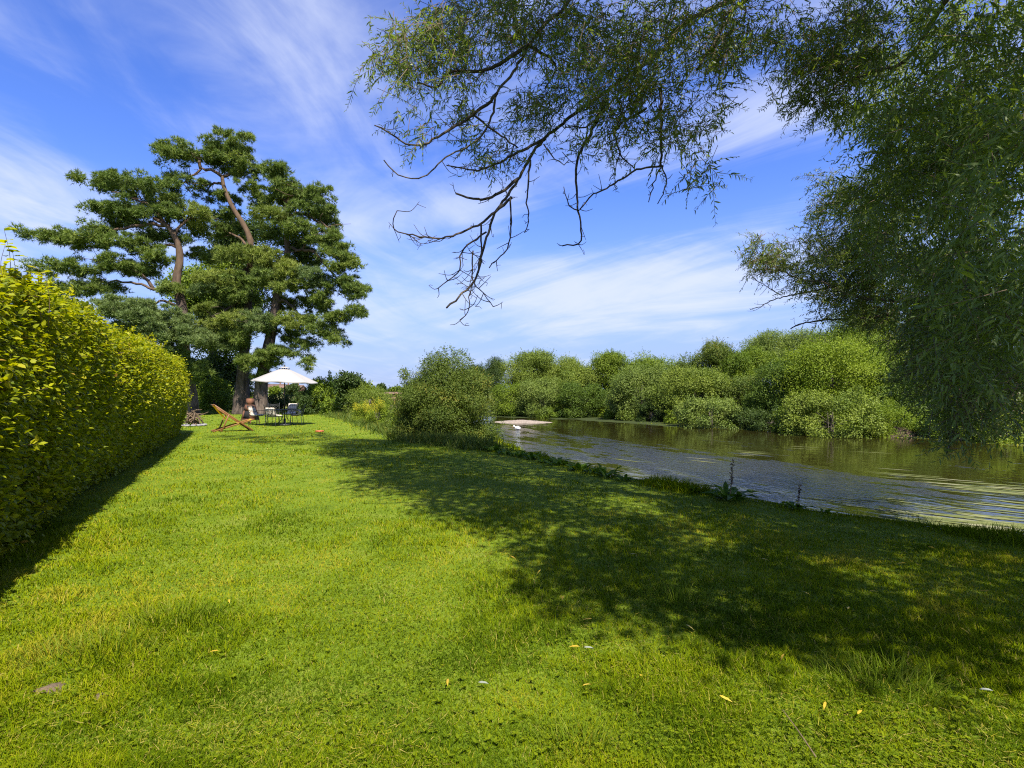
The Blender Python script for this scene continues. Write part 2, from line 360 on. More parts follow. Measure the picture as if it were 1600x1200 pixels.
def watermat():
    m, nt, out = newmat('river_water'); wp = worldpos(nt)
    # the current runs roughly along this direction: ruffled streaks lie along it, mostly between the near bank and midstream
    v = mapping(nt, wp, (1, 1, 1), (0, 0, R(64))); sv = N(nt, 'ShaderNodeSeparateXYZ'); nt.links.new(v, sv.inputs[0])
    wz = N(nt, 'ShaderNodeSeparateXYZ'); nt.links.new(wp, wz.inputs[0])
    cross = math_(nt, 'ADD', math_(nt, 'MULTIPLY', wz.outputs[0], .9), math_(nt, 'MULTIPLY', wz.outputs[1], .43)); along = math_(nt, 'SUBTRACT', math_(nt, 'MULTIPLY', wz.outputs[1], .9), math_(nt, 'MULTIPLY', wz.outputs[0], .43))
    big = noise(nt, 1.0, 3, .55, mapping(nt, v, (.10, .42, 1)), .3)
    mid = noise(nt, 1.0, 4, .65, mapping(nt, v, (.5, 1.6, 1)))
    wob = math_(nt, 'MULTIPLY', math_(nt, 'SUBTRACT', big, .5), 7.0); cw = math_(nt, 'ADD', cross, wob)
    band = math_(nt, 'MULTIPLY', math_(nt, 'MULTIPLY', mrange(nt, cw, 7.5, 9.5), mrange(nt, cw, 18.5, 15.0)), mrange(nt, math_(nt, 'ADD', along, wob), 4.5, 8.5))
    k = mrange(nt, math_(nt, 'ADD', math_(nt, 'ADD', math_(nt, 'MULTIPLY', big, .42), math_(nt, 'MULTIPLY', mid, .58)), math_(nt, 'MULTIPLY', band, .15)), .56, .70)
    fine = noise(nt, 1.0, 3, .6, mapping(nt, wp, (8.5, 5.5, 1)))
    soft = noise(nt, 1.0, 3, .5, mapping(nt, v, (.9, 2.2, 1)))
    b1 = N(nt, 'ShaderNodeBump', Distance=.05); nt.links.new(fine, b1.inputs['Height']); nt.links.new(mrange(nt, k, 0, 1, .035, 1.0), b1.inputs['Strength'])
    b2 = N(nt, 'ShaderNodeBump', Strength=.06, Distance=.2); nt.links.new(soft, b2.inputs['Height']); nt.links.new(b1.outputs[0], b2.inputs['Normal'])
    p = N(nt, 'ShaderNodeBsdfPrincipled', Roughness=.04, IOR=1.33); p.inputs['Specular IOR Level'].default_value = .5
    nt.links.new(ramp(nt, mid, [(.3, (.013, .012, .003)), (.7, (.022, .019, .004))]), p.inputs['Base Color'])
    nt.links.new(mrange(nt, k, 0, 1, .03, .07), p.inputs['Roughness'])
    nt.links.new(b2.outputs[0], p.inputs['Normal']); nt.links.new(p.outputs[0], out.inputs[0]); return m
w = MB(); w.quad([(-120, -30, WATER), (130, -30, WATER), (130, 130, WATER), (-120, 130, WATER)], [[0, 1, 2, 3]])
tag(w.build('river', watermat()), 'brown green river with ruffled silver patches', kind='structure')

# gravel bar
gb = MB(); n1, n2 = 60, 24
U, Vv = np.meshgrid(np.linspace(-1, 1, n1), np.linspace(-1, 1, n2), indexing='ij')
rad = np.hypot(U, Vv); gz = (WATER-.12)+.30*np.clip(1.0-rad, 0, 1)**.7+.04*rng.random(U.shape)
c0 = at(815, 659, 43.5)
gb.quad(np.stack([c0[0]+U*3.0+Vv*.3, 43.6+Vv*1.6-U*.5, gz], -1).reshape(-1, 3),
        np.stack([(ii := np.meshgrid(np.arange(n1-1), np.arange(n2-1), indexing='ij'))[0]*n2+ii[1], (ii[0]+1)*n2+ii[1], (ii[0]+1)*n2+ii[1]+1, ii[0]*n2+ii[1]+1], -1))
tag(gb.build('gravel_bar', solid('gravel', (.30, .24, .18), .95, var=.6, scale=7, bump=.6)), 'pale gravel bar rising out of the river', kind='structure')

# bare soil patches in the lawn (molehill remains) and the red earth slip on the far bank
SOIL = []
def mound(name, c, rx, ry, h, label, mat):
    mb = MB(); na, nr = 20, 6; V = [[c[0], c[1], c[2]+h]]; T = []
    for r in range(1, nr+1):
        for a in range(na):
            q = r/nr; th = a/na*2*PI; w_ = 1+.25*math.sin(3*th+c[0]*9)+.12*rng.normal()
            V.append([c[0]+rx*q*w_*math.cos(th), c[1]+ry*q*w_*math.sin(th), c[2]+h*(1-q**1.6)+.07*h*rng.normal()])
    for a in range(na): T.append([0, 1+a, 1+(a+1) % na])
    for r in range(nr-1):
        for a in range(na):
            p, q = 1+r*na+a, 1+r*na+(a+1) % na; T += [[p, p+na, q], [q, p+na, q+na]]
    mb.add(V, T); return tag(mb.build(name, mat, sm=True), label, kind='structure')
for (px, py, r, lab) in ((78, 1072, .085, 'larger bare dry soil patch in the sunny lawn'), (158, 1083, .04, 'small bare dry soil patch in the sunny lawn')):
    p = gnd(px, py); p[2] = float(hgt(p[0], p[1]))-.004; mound('soil_patch', p, r, r*.8, .022, lab, M['soil']); SOIL.append((p[0], p[1], r*.62))
redsoil = solid('red_earth', (.13, .082, .055), .95, var=.5, scale=5, bump=.5)
p = at(1418, 676, 28.6); mound('earth_slip', np.array([p[0]+.4, 30.0, -1.0]), 1.5, 1.2, .6, 'bare red earth slip on the far river bank', redsoil)

# ------------------------------------------------------------------ grass
def lawn_mask(x, y):
    ok = sdist(x, y) < .12
    hu = np.array([-.443, .897]); rel = (x+4.9)*hu[1]-(y-5.1)*hu[0]          # distance to the right of the hedge line
    ok &= ~((rel < -.25) & (y < 21.2))
    for (sx, sy, r) in SOIL: ok &= np.hypot(x-sx, (y-sy)*1.2) > r
    return ok
gr = MB()
def scatter(n, y0, y1, extra=1.6):
    q = rng.random(n); Y = 1/(1/y0+(1/y1-1/y0)*q); X = (rng.random(n)*2-1)*(.96*Y+extra); k = lawn_mask(X, Y); return X[k], Y[k]
def gtint(x, y, n):
    t = .42+.55*(vnoise(x, y, 1.6, 21)-.5)+.60*(vnoise(x, y, .35, 22)-.5)+.35*(vnoise(x, y, .12, 26)-.5)+.30*(vnoise(x, y, 5, 23)-.5)+.20*rng.normal(size=n)
    dry = smooth(.60, .85, vnoise(x, y, .55, 24))*.36+smooth(.62, .8, vnoise(x, y, 2.1, 25))*.18+smooth(20, 34, y)*.30
    t = np.clip(t+dry*rng.random(n), 0, .88); t = np.where(rng.random(n) < .035, rng.uniform(.88, 1, n), t); return t
def blades(n, y0, y1, f0, f1, hl, hh, wpx, T, extra=1.6):
    """f0: full by this distance coming in, f1: starts to thin out here"""
    x, y = scatter(n, y0, y1, extra); keep = rng.random(len(x)) < smooth(y0-.01, f0, y)*(1-smooth(f1, y1, y)); x, y = x[keep], y[keep]; n = len(x); z = hgt(x, y)-.004
    dist = np.hypot(x, y); px = dist/544.0
    cl_ = .55*vnoise(x, y, .9, 31)+.45*vnoise(x, y, .22, 32)
    hm = .62+.95*smooth(.38, .78, cl_)*(.4+.6*rng.random(n))
    L = rng.uniform(hl, hh, n)*hm; W = np.maximum(.0032, wpx*px)*rng.uniform(.7, 1.3, n)
    lean = rng.uniform(.25, 1.5, n); a = rng.uniform(0, 2*PI, n)
    D = np.stack([np.cos(a)*lean, np.sin(a)*lean, np.ones(n)], -1)
    Nn = np.stack([-np.cos(a), -np.sin(a), lean+.15], -1)+.35*rng.normal(size=(n, 3))
    leaves(gr, np.stack([x, y, z], -1), D, Nn, L, W, T, gtint(x, y, n))
blades(430000, 1.9, 8.0, 1.9, 4.2, .028, .070, .62, T_BLADE3)
blades(230000, 3.6, 17, 7.0, 10.5, .03, .06, .72, T_BLADE1)
blades(110000, 9.0, 44, 16, 40, .035, .07, .95, T_BLADE1, 3)
# dry thatch and straw lying in the turf
x, y = scatter(16000, 1.9, 7); k = vnoise(x, y, .8, 33)*.6+vnoise(x, y, .2, 34)*.4 > .52; x, y = x[k], y[k]; n = len(x); a = rng.uniform(0, 2*PI, n)
leaves(gr, np.stack([x, y, hgt(x, y)+rng.uniform(.01, .035, n)], -1), np.stack([np.cos(a), np.sin(a), rng.normal(0, .25, n)], -1), np.array([0, 0, 1.0])+.3*rng.normal(size=(n, 3)), rng.uniform(.02, .07, n), .0026, T_BLADE1, rng.uniform(.86, 1, n))
# ragged longer grass on the lip of the bank
n = 20000; t = rng.random(n); i0 = np.array(NEAR[3:13]); seg = np.linspace(0, len(i0)-1.001, 400)
pts = np.array([i0[int(s)]*(1-(s % 1))+i0[int(s)+1]*(s % 1) for s in seg])
wts = 1/np.maximum(np.hypot(pts[:, 0], pts[:, 1]), 3); ix = rng.choice(400, n, p=wts/wts.sum())
x = pts[ix, 0]+rng.normal(0, .22, n); y = pts[ix, 1]+rng.normal(0, .22, n); k = sdist(x, y) < .5; x, y = x[k], y[k]; n = len(x)
a = rng.uniform(0, 2*PI, n); lean = rng.uniform(.15, .9, n)
leaves(gr, np.stack([x, y, hgt(x, y)-.01], -1), np.stack([np.cos(a)*lean, np.sin(a)*lean, np.ones(n)], -1), np.stack([-np.cos(a), -np.sin(a), lean+.2], -1),
       rng.uniform(.04, .13, n)*(.30+1.8*smooth(.45, .85, vnoise(x, y, .9, 41))), np.maximum(.005, .6*np.hypot(x, y)/544), T_BLADE3, np.clip(rng.normal(.35, .16, n), 0, .9))
tag(gr.build('grass', M['grass']), 'short mown grass of the lawn', 'grass', kind='stuff')
# clover among the grass close by
cl = MB(); x, y = scatter(34000, 1.9, 5.0); dens = vnoise(x, y, .6, 51)*.6+vnoise(x, y, .17, 52)*.4; k = dens > .50+.16*rng.random(len(x)); x, y = x[k], y[k]; n = len(x)
z = hgt(x, y)+rng.uniform(.018, .045, n); a0 = rng.uniform(0, 2*PI, n); tt = rng.random(n); sz_ = rng.uniform(.004, .012, n)
for q in range(3):
    a = a0+q*2.1; leaves(cl, np.stack([x, y, z], -1), np.stack([np.cos(a), np.sin(a), .15+0*a], -1), np.stack([0*a, 0*a, 1+0*a], -1)+.25*rng.normal(size=(n, 3)), sz_, sz_*.95, T_DIA, tt)
x, y = scatter(1700, 1.9, 6.0); k = vnoise(x, y, .7, 57) > .45; x, y = x[k], y[k]; n = len(x)
for q in range(5):
    a = rng.uniform(0, 2*PI, n); leaves(cl, np.stack([x, y, hgt(x, y)+.02], -1), np.stack([np.cos(a), np.sin(a), rng.uniform(.1, .7, n)], -1), np.stack([-.4*np.cos(a), -.4*np.sin(a), np.ones(n)], -1)+.15*rng.normal(size=(n, 3)), rng.uniform(.014, .034, n), rng.uniform(.008, .015, n), T_OVAL, rng.random(n))
tag(cl.build('clover', M['clover']), 'patches of clover and small weeds growing through the near lawn', 'clover', kind='stuff')
# grass tufts
for (px, py, r, nb, lab) in ((150, 1018, .30, 420, 'long grass tuft beside the bare soil patches'), (278, 968, .24, 320, 'long grass tuft in sunny lawn beyond the soil patches'),
                             (1375, 1068, .26, 420, 'long grass tuft on the edge of the willow shade'), (1055, 940, .22, 300, 'long dark grass tuft deep in the willow shade'), (905, 1165, .12, 130, 'small bright grass tuft in the sunny near lawn'), (1432, 806, .22, 160, 'tall grass tuft on the bank edge before the pale scum'), (1512, 819, .20, 150, 'tall grass tuft on the bank edge under the willow tips'), (1585, 834, .24, 170, 'tall grass tuft where the bank edge leaves the photo'), (1335, 792, .18, 110, 'thin grass tuft on the bank edge right of the weeds')):
    p = gnd(px, py); p[2] = 0; mb = MB(); rr = r*np.sqrt(rng.random(nb)); a = rng.uniform(0, 2*PI, nb)
    x = p[0]+rr*np.cos(a)*1.25; y = p[1]+rr*np.sin(a)*.8; b = a+rng.normal(0, .9, nb); lean = .35+rr/r*.9*rng.random(nb)
    leaves(mb, np.stack([x, y, hgt(x, y)-.01], -1), np.stack([np.cos(b)*lean, np.sin(b)*lean, np.ones(nb)], -1), np.stack([-np.cos(b), -np.sin(b), lean+.2], -1),
           rng.uniform(.09, .19, nb), rng.uniform(.003, .0055, nb), T_BLADE3, rng.random(nb)*.9)
    tag(mb.build('grass_tuft', M['tuft'], loc=(p[0], p[1], 0)), lab, 'grass tuft', 'long grass tufts in the lawn')

# ------------------------------------------------------------------ hedge
hu = np.array([-.443, .897, 0]); hn = np.array([.897, .443, 0]); hb = np.array([-4.9, 5.1, 0.0]); HL0, HL1, HT = -4.5, 17.3, 1.7
def hedge_surf(s, q):
    """s along, q 0..1 round the section: foot of the face, face, top, back"""
    hh = 2.78+.10*np.sin(s*.8)+.06*np.sin(s*2.3+1)
    end = np.sqrt(np.clip(1-np.clip((s-(HL1-1.1))/1.1, 0, 1)**2, 0, 1))
    th = np.interp(q, [0, .62, .72, .92, 1], [0, 1, 2, 3, 4])
    off = np.where(th < 1, -.02+.34*np.sin(np.clip(th, 0, 1)*PI*.80)**1.0, np.where(th < 2, .25-.55*(th-1)**1.5, np.where(th < 3, -.30-(HT-.5)*(th-2), -HT+.1)))
    z = np.where(th < 1, th*(hh-.35), np.where(th < 2, hh-.35+.32*np.sin((th-1)*PI/2), np.where(th < 3, hh-.03+.05*np.sin((th-2)*PI), hh-.1-(th-3)*(hh-.2))))
    nx = np.where(th < 1, 1-.1*th, np.where(th < 2, 1-(th-1)*.9, np.where(th < 3, .05, -1))); nz = np.where(th < 1, .12*th-.1, np.where(th < 2, .1+.9*(th-1), np.where(th < 3, 1, .1)))
    lump = .13*(vnoise(s, z+off, .9, 61)-.5)+.20*(vnoise(s, z-off, 2.2, 62)-.5)
    off = -HT/2+(off+HT/2)*end; z = z*(.86+.14*end)
    P = hb+s[:, None]*hu+(off+lump*nx)[:, None]*hn; P[:, 2] = z+lump*nz
    Nn = nrm(nx[:, None]*hn*end[:, None]+(1-end)[:, None]*hu*1.2+nz[:, None]*np.array([0, 0, 1.0])); return P, Nn
hedge = empty('hornbeam_hedge', (hb[0], hb[1], 0), 'tall clipped lime green hornbeam hedge along the sunny lawn', 'hedge')
mb = MB(); n = 128000
s = HL0+(HL1-HL0)*rng.random(n)**1.15; q = rng.random(n)*.94; P, Nn = hedge_surf(s, q)
dep = rng.exponential(.09, n); P = P-Nn*dep[:, None]+.03*rng.normal(size=(n, 3)); P = P+Nn*(rng.random(n) < .05)[:, None]*rng.uniform(.02, .16, n)[:, None]
k = P[:, 2] > .06; P, Nn, dep, s = P[k], Nn[k], dep[k], s[k]; n = len(P)
D = nrm(Nn*.9+.75*rng.normal(size=(n, 3))+np.array([0, 0, -.15])); UPN = nrm(np.array([0, 0, 1.0])+.55*Nn+.42*rng.normal(size=(n, 3)))
tt = np.clip(.5+.32*rng.normal(size=n)*.8+.18*(vnoise(s, P[:, 2], .6, 63)-.5), 0, .93); tt = np.where(rng.random(n) < .008, .99, tt); tt = np.where(rng.random(n) < .12, rng.uniform(0, .12, n), tt)
leaves(mb, P, D, UPN, rng.uniform(.042, .084, n), rng.uniform(.027, .048, n), T_OVAL, tt)
st = MB()
for _ in range(330):           # young shoots standing out of the clipped face and top
    ss = np.array([rng.uniform(HL0, HL1-.4)]); qq = np.array([rng.choice([rng.uniform(.1, .62), rng.uniform(.60, .9)])]); p, nn = hedge_surf(ss, qq); p, nn = p[0], nn[0]
    d = nrm(nn+np.array([0, 0, .5])+.5*rng.normal(size=3)); Lg = rng.uniform(.10, .32) if qq[0] > .58 else rng.uniform(.06, .2)
    pl = spline([p-d*.1, p+d*Lg*.5, p+d*Lg+np.array([0, 0, -.02])], .05); tube(st, pl, [.003, .0015], 4)
    m_ = int(5+Lg*26); tq = rng.uniform(.15, 1, m_); P2 = p+d*Lg*tq[:, None]; D2 = nrm(d*.5+rng.normal(size=(m_, 3))*.8)
    leaves(mb, P2, D2, nrm(np.array([0, 0, 1.0])+.4*rng.normal(size=(m_, 3))), rng.uniform(.045, .085, m_), rng.uniform(.03, .05, m_), T_OVAL, np.clip(rng.normal(.66, .16, m_), 0, .95))
for (px, py, Y) in ((6, 356, 5.3), (20, 395, 5.4), (34, 425, 5.5), (60, 420, 5.6), (8, 382, 5.2), (18, 440, 5.4), (45, 445, 5.6), (70, 425, 5.5)):   # tall shoots
    tip = at(px, py, Y); base = tip+np.array([-.05, .1, -.55]); pl = spline([base, (base+tip)/2+.03*rng.normal(size=3), tip], .06); tube(st, pl, [.005, .002], 4)
    m_ = 12; tq = np.append(rng.uniform(.2, 1, m_-1), 1.0); P2 = base+(tip-base)*tq[:, None]; a = rng.uniform(0, 2*PI, m_)
    leaves(mb, P2, np.stack([np.cos(a), np.sin(a)*.5, .1+0*a], -1), np.array([0, -.25, 1.0])+.2*rng.normal(size=(m_, 3)), rng.uniform(.09, .13, m_), rng.uniform(.05, .07, m_), T_OVAL, np.clip(rng.normal(.6, .2, m_), 0, .95))
mb.build('foliage', M['hedge'], hedge, (hb[0], hb[1], 0))
for _ in range(420):           # branching stems inside
    sx = rng.uniform(HL0, HL1-.6); b = hb+hu*sx-hn*rng.uniform(.25, HT-.3); tip = hedge_surf(np.array([sx+rng.normal(0, .3)]), np.array([rng.uniform(.15, .9)]))[0][0]
    tip = b+(tip-b)*.93; mid = (b+tip)/2+np.array([0, 0, .35]); tube(st, spline([b, mid, tip], .25), [.018, .004], 5)
st.build('stem', M['twig'], hedge, (hb[0], hb[1], 0))
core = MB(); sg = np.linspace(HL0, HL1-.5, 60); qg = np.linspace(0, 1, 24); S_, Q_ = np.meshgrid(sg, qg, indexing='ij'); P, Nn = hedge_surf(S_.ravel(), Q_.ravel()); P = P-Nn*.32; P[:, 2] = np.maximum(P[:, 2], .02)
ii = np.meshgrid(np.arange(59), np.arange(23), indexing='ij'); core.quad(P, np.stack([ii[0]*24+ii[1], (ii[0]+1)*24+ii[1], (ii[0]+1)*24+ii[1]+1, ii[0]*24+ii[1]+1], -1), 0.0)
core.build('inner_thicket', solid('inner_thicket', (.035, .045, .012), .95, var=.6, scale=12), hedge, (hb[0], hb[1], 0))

# ------------------------------------------------------------------ broadleaf plants
def lobe_leaves(mb, c, r, n, L, asp, T, tint0, droop=.2, flat=1.0, wild=.12):
    d = rdir(n); rad = (.55+.45*rng.random(n)**.6+np.where(rng.random(n) < .10, rng.uniform(.02, .28, n), 0))[:, None]
    P = c+d*rad*r*np.array([1, 1, flat])+wild*r*rng.normal(size=(n, 3))*.6
    D = nrm(d*.5+rng.normal(size=(n, 3))*.7+np.array([0, 0, -droop])); Nn = nrm(d*1.1+np.array([0, 0, .4])+.30*rng.normal(size=(n, 3)))
    leaves(mb, P, D, Nn, L*rng.uniform(.7, 1.3, n), L*asp*rng.uniform(.8, 1.25, n), T, np.clip(tint0+.10*rng.normal(size=n), 0, 1))
    ns = max(2, n//42); m = 12                       # shoots standing out of the lobe, so that its outline is ragged
    d = rdir(ns); d[:, 2] = np.abs(d[:, 2])*.9+.05; d = nrm(d+.25*rng.normal(size=(ns, 3))); ln = r*rng.uniform(.30, .75, ns); k = np.repeat(np.arange(ns), m); q = rng.random(ns*m)
    P = c+d[k]*(r*.8*np.array([1, 1, flat]))+nrm(d+np.array([0, 0, .5]))[k]*(ln[k]*q)[:, None]+.5*L*rng.normal(size=(ns*m, 3))*(1.1-q)[:, None]
    leaves(mb, P, nrm(d[k]+.8*rng.normal(size=(ns*m, 3))), nrm(d[k]+np.array([0, 0, .5])+.5*rng.normal(size=(ns*m, 3))), L*rng.uniform(.6, 1.1, ns*m), L*asp, T, np.clip(tint0+.12+.12*rng.normal(size=ns*m), 0, 1))
def crown_lobes(c, rad, nl, lr, boxy=False):
    """big foliage masses set round the crown, each made of smaller lobes on its outer side, so gaps stay between them"""
    c = np.asarray(c, float); rad = np.asarray(rad, float); nbm = max(4, int(nl/11)); R0 = rad.min()
    d = rdir(nbm); k = (.45+.45*rng.random(nbm)**.6)[:, None]
    if boxy:
        z = rng.uniform(-.95, .85, nbm); a = rng.uniform(0, 2*PI, nbm); h = np.where(z > 0, np.sqrt(np.clip(1-z*z, 0, 1)), 1.0); d = np.stack([np.cos(a)*h, np.sin(a)*h, z], -1); k = np.stack([k[:, 0], k[:, 0], .85+0*k[:, 0]], 1)
    else: d[:, 2] = np.where(rng.random(nbm) < .6, np.abs(d[:, 2]), d[:, 2])
    BC = c+d*k*rad; br = R0*rng.uniform(.24, .46, nbm)
    q = rng.choice(nbm, nl, p=br**2/(br**2).sum()); dd = rdir(nl)+.55*nrm(BC[q]-c)+np.array([0, 0, .35]); dd = nrm(dd)
    Cc = BC[q]+dd*(br[q]*rng.uniform(.55, 1.0, nl))[:, None]
    f = rng.random(nl) < (.62 if boxy else .40); m = int(f.sum())           # the rest fills the body of the crown
    if boxy:
        z = rng.uniform(-1, .9, m); a = rng.uniform(0, 2*PI, m); h = np.where(z > 0, np.sqrt(np.clip(1-z*z, 0, 1)), 1.0)*rng.uniform(.55, 1, m)**.6; Cc[f] = c+np.stack([np.cos(a)*h, np.sin(a)*h, z], -1)*rad
    else:
        d = rdir(m); Cc[f] = c+d*(rng.random((m, 1))**.4)*rad*.92
    return Cc, lr*rng.uniform(.55, 1.3, nl)
def plant(name, label, cat, c, rad, base, mat, nl=40, lr=.5, nleaf=150, L=.14, asp=.5, group=None, spire=0, trunk_r=.15, trunk_name='trunk', T=T_DIA, droop=.2, trunkmat='trunk', open_=0.0, kind_crown='crown', extra=None, boxy=False):
    root = empty(name, base, label, cat, group); mb = MB(); Cc, lrs = crown_lobes(c, rad, nl, lr, boxy)
    Cc[:, 2] = np.maximum(Cc[:, 2], base[2]+lrs*.45)
    for k in range(nl): lobe_leaves(mb, Cc[k], lrs[k], int(nleaf*(lrs[k]/lr)**2), L, asp, T, rng.uniform(.25, .85), droop, rng.uniform(.6, .9))
    for k in range(spire):         # loose upright shoots breaking the outline
        a = rng.uniform(0, 2*PI); top = np.asarray(c)+np.asarray(rad)*np.array([math.cos(a)*.75*rng.random(), math.sin(a)*.75*rng.random(), rng.uniform(.75, 1.0)]); hgt_ = lr*rng.uniform(.8, 1.7)
        m_ = int(nleaf*.35); q = rng.random(m_); P = top+np.stack([rng.normal(0, .12*lr, m_)*(1.3-q), rng.normal(0, .12*lr, m_)*(1.3-q), q*hgt_], -1)
        leaves(mb, P, nrm(rng.normal(size=(m_, 3))+np.array([0, 0, .6])), rdir(m_), L*rng.uniform(.7, 1.2, m_), L*asp, T, np.clip(rng.normal(.55, .2, m_), 0, 1))
    if extra: extra(mb)
    mb.build(kind_crown, mat, root, base)
    tb = MB(); b = np.asarray(base, float); cc = np.asarray(c, float)
    stems = 1 if trunk_name == 'trunk' else 6
    for k in range(stems):
        o_ = rng.normal(size=3)*np.array([.25, .25, 0])*(0 if stems == 1 else trunk_r*8); top = cc+np.array([0, 0, rad[2]*.3])+o_*2
        tube(tb, spline([b+o_+np.array([0, 0, -.15]), (b+o_+top)/2+rng.normal(size=3)*.04*rad[2], top], .4), [trunk_r, trunk_r*.8, trunk_r*.4], 7, jit=.05)
    for k in rng.choice(nl, min(nl, 12), replace=False):
        s_ = b+(cc-b)*rng.uniform(.5, 1.1); tube(tb, spline([s_, (s_+Cc[k])/2+np.array([0, 0, -.1*lr]), Cc[k]], .4), [trunk_r*.5, trunk_r*.15], 5)
    tb.build(trunk_name, M[trunkmat], root, base, sm=True); return root

def bank_tree(px, top, Y, wpx, mat, label, zb=-.3, L=.125, dens=1.0, name='riverbank_tree', asp=.5, cat='tree', group='trees on the far river bank', low=.0, spire=0, open_=0, boxy=False):
    X = (px-800)/F*Y; zt = H-(top-HZ)/F*Y; rx = wpx/F*Y; rz = (zt-zb)*.5*(1-low); cz = zt-rz; lr = .22*min(rx, rz)+.22
    nl = int(44+10.5*rx*rz/lr); 
    return plant(name, label, cat, (X, Y, cz), (rx*.92, rx*.85, rz*.9), (X, Y, zb), M[mat], nl, lr, int(300*dens*(lr/.8)**1.4/(L/.15)**1.6), L, asp, group, spire, max(.06, .04*rz), T=T_DIA, boxy=boxy)
far_trees = [
 (762, 566, 74, 27, 'green_dark', 'dark round tree showing behind the big riverside bush', .2),
 (838, 552, 60, 50, 'willow_far', 'broad domed tree behind the gravel bar'),
 (897, 563, 58, 42, 'willow_far', 'rounded tree above the lime waterside bush'),
 (962, 552, 57, 40, 'green_mid', 'tree just beyond the dip in the far treetops'),
 (1030, 556, 55, 48, 'green_mid', 'flat topped tree in the middle of the far bank'),
 (1105, 543, 52, 48, 'green_olive', 'olive toned tree behind the pale waterside shrub'),
 (1165, 548, 50, 40, 'green_mid', 'small headed tree beside the tall airy tree'),
 (1222, 513, 62, 62, 'green_grey', 'tall airy grey green tree rising above the bank', .34),
 (1340, 498, 50, 70, 'green_mid', 'tall tree on the far bank under the bare willow branch'),
 (1455, 522, 44, 80, 'green_mid', 'tree above the red earth slip behind the willow curtain'),
 (1580, 535, 40, 90, 'green_mid', 'far bank tree mostly screened by the hanging willow'),
]
for t in far_trees: bank_tree(t[0], t[1], t[2], t[3]*1.12, t[4], t[5], low=(t[6] if len(t) > 6 else 0), zb=-.6)
front = [
 (800, 600, 55, 30, 'green_mid', 'bushy low tree straight above the gravel bar'),
 (850, 592, 53, 38, 'green_grey', 'grey green willow clump behind the white bird'),
 (905, 598, 51, 36, 'green_deep', 'deep green willow clump left of the dark bank gap'),
 (1002, 570, 46.5, 42, 'green_grey', 'silvery willow at the bend reaching the water'),
 (1085, 578, 42.5, 52, 'willow_far', 'wide willow standing above the pale waterside shrub'),
 (1155, 585, 42, 34, 'green_olive', 'yellow tinged willow in a gap of the bank trees'),
 (1228, 566, 38, 52, 'green_deep', 'dark sided tree under the tall airy tree'),
 (1300, 534, 36, 75, 'green_lime', 'large bright green tree above the biggest waterside bush'),
 (1400, 570, 34, 50, 'green_deep', 'shady tree between the bright tree and the red earth'),
]
for t in front: bank_tree(t[0], t[1], t[2], t[3]*1.08, t[4], t[5], zb=-.95, L=.115, boxy=True)
sX, sY = (1288-800)/F*47, 47.0; snag = empty('dead_tree', (sX, sY, -.6), 'bare dead twigs of a snag rising over the far treetops', 'tree'); tb = MB()
tube(tb, spline([(sX, sY, -.7), (sX+.2, sY, 3.2), (sX-.1, sY, 5.2)], .4), [.14, .05], 7); tb.build('trunk', M['dead_wood'], snag, (sX, sY, -.6)); tb = MB()
for _ in range(16):
    b0 = np.array([sX, sY, rng.uniform(4.0, 5.2)]); e = b0+np.array([rng.normal(0, .8), rng.normal(0, .6), rng.uniform(.6, 1.9)]); tube(tb, spline([b0, (b0+e)/2+.12*rng.normal(size=3), e], .2), [.035, .012], 4)
tb.build('bare_branch', M['dead_wood'], snag, (sX, sY, -.6))
def shrub(px, top, bot, Y, wpx, mat, label, group=None, L=.1, name='shrub', asp=.5, dens=1, zb=None, spire=3, depth=.9, T=T_DIA, cat='shrub', droop=.2):
    X = (px-800)/F*Y; zt = H-(top-HZ)/F*Y; z0 = H-(bot-HZ)/F*Y if zb is None else zb; rx = wpx/F*Y; rz = (zt-z0)*.55; lr = .24*min(rx, rz)+.12
    return plant(name, label, cat, (X, Y, zt-rz), (rx*.92, rx*depth, rz*.9), (X, Y, z0), M[mat], int(34+10*rx*rz/lr), lr, int(230*dens*(lr/.4)**1.4/(L/.1)**1.6), L, asp, group, spire, .03, 'stem', T=T, kind_crown='foliage', droop=droop, boxy=True)
gsh = 'shrubs at the far waterline'
shrub(932, 626, 657, 51, 20, 'green_lime', 'small lime yellow bush at the far waterline', gsh, .11)
shrub(1112, 622, 671, 37.5, 52, 'green_grey', 'pale spreading shrub hanging over the far water', gsh, .12)
shrub(1205, 640, 678, 34.5, 38, 'green_dark', 'low dark bush at the water beside the biggest bush', gsh, .11)
shrub(1300, 612, 688, 31, 78, 'willow_far', 'biggest pale leaved bush leaning over the far water', gsh, .12)
shrub(1385, 625, 690, 30, 34, 'green_lime', 'rounded feathery bush next to the red earth slip', gsh, .09, asp=.3)
shrub(1475, 640, 692, 29, 40, 'green_mid', 'green bush just right of the red earth slip', gsh, .11)
shrub(1575, 640, 698, 26.5, 60, 'green_lime', 'lime bush on the far bank behind the willow tips', gsh, .11)
shrub(985, 640, 660, 45.5, 22, 'willow_far', 'low bush at the water below the silvery willow', gsh, .11)
shrub(870, 632, 657, 52, 40, 'green_mid', 'low waterside bush behind the gravel bar', gsh, .11)

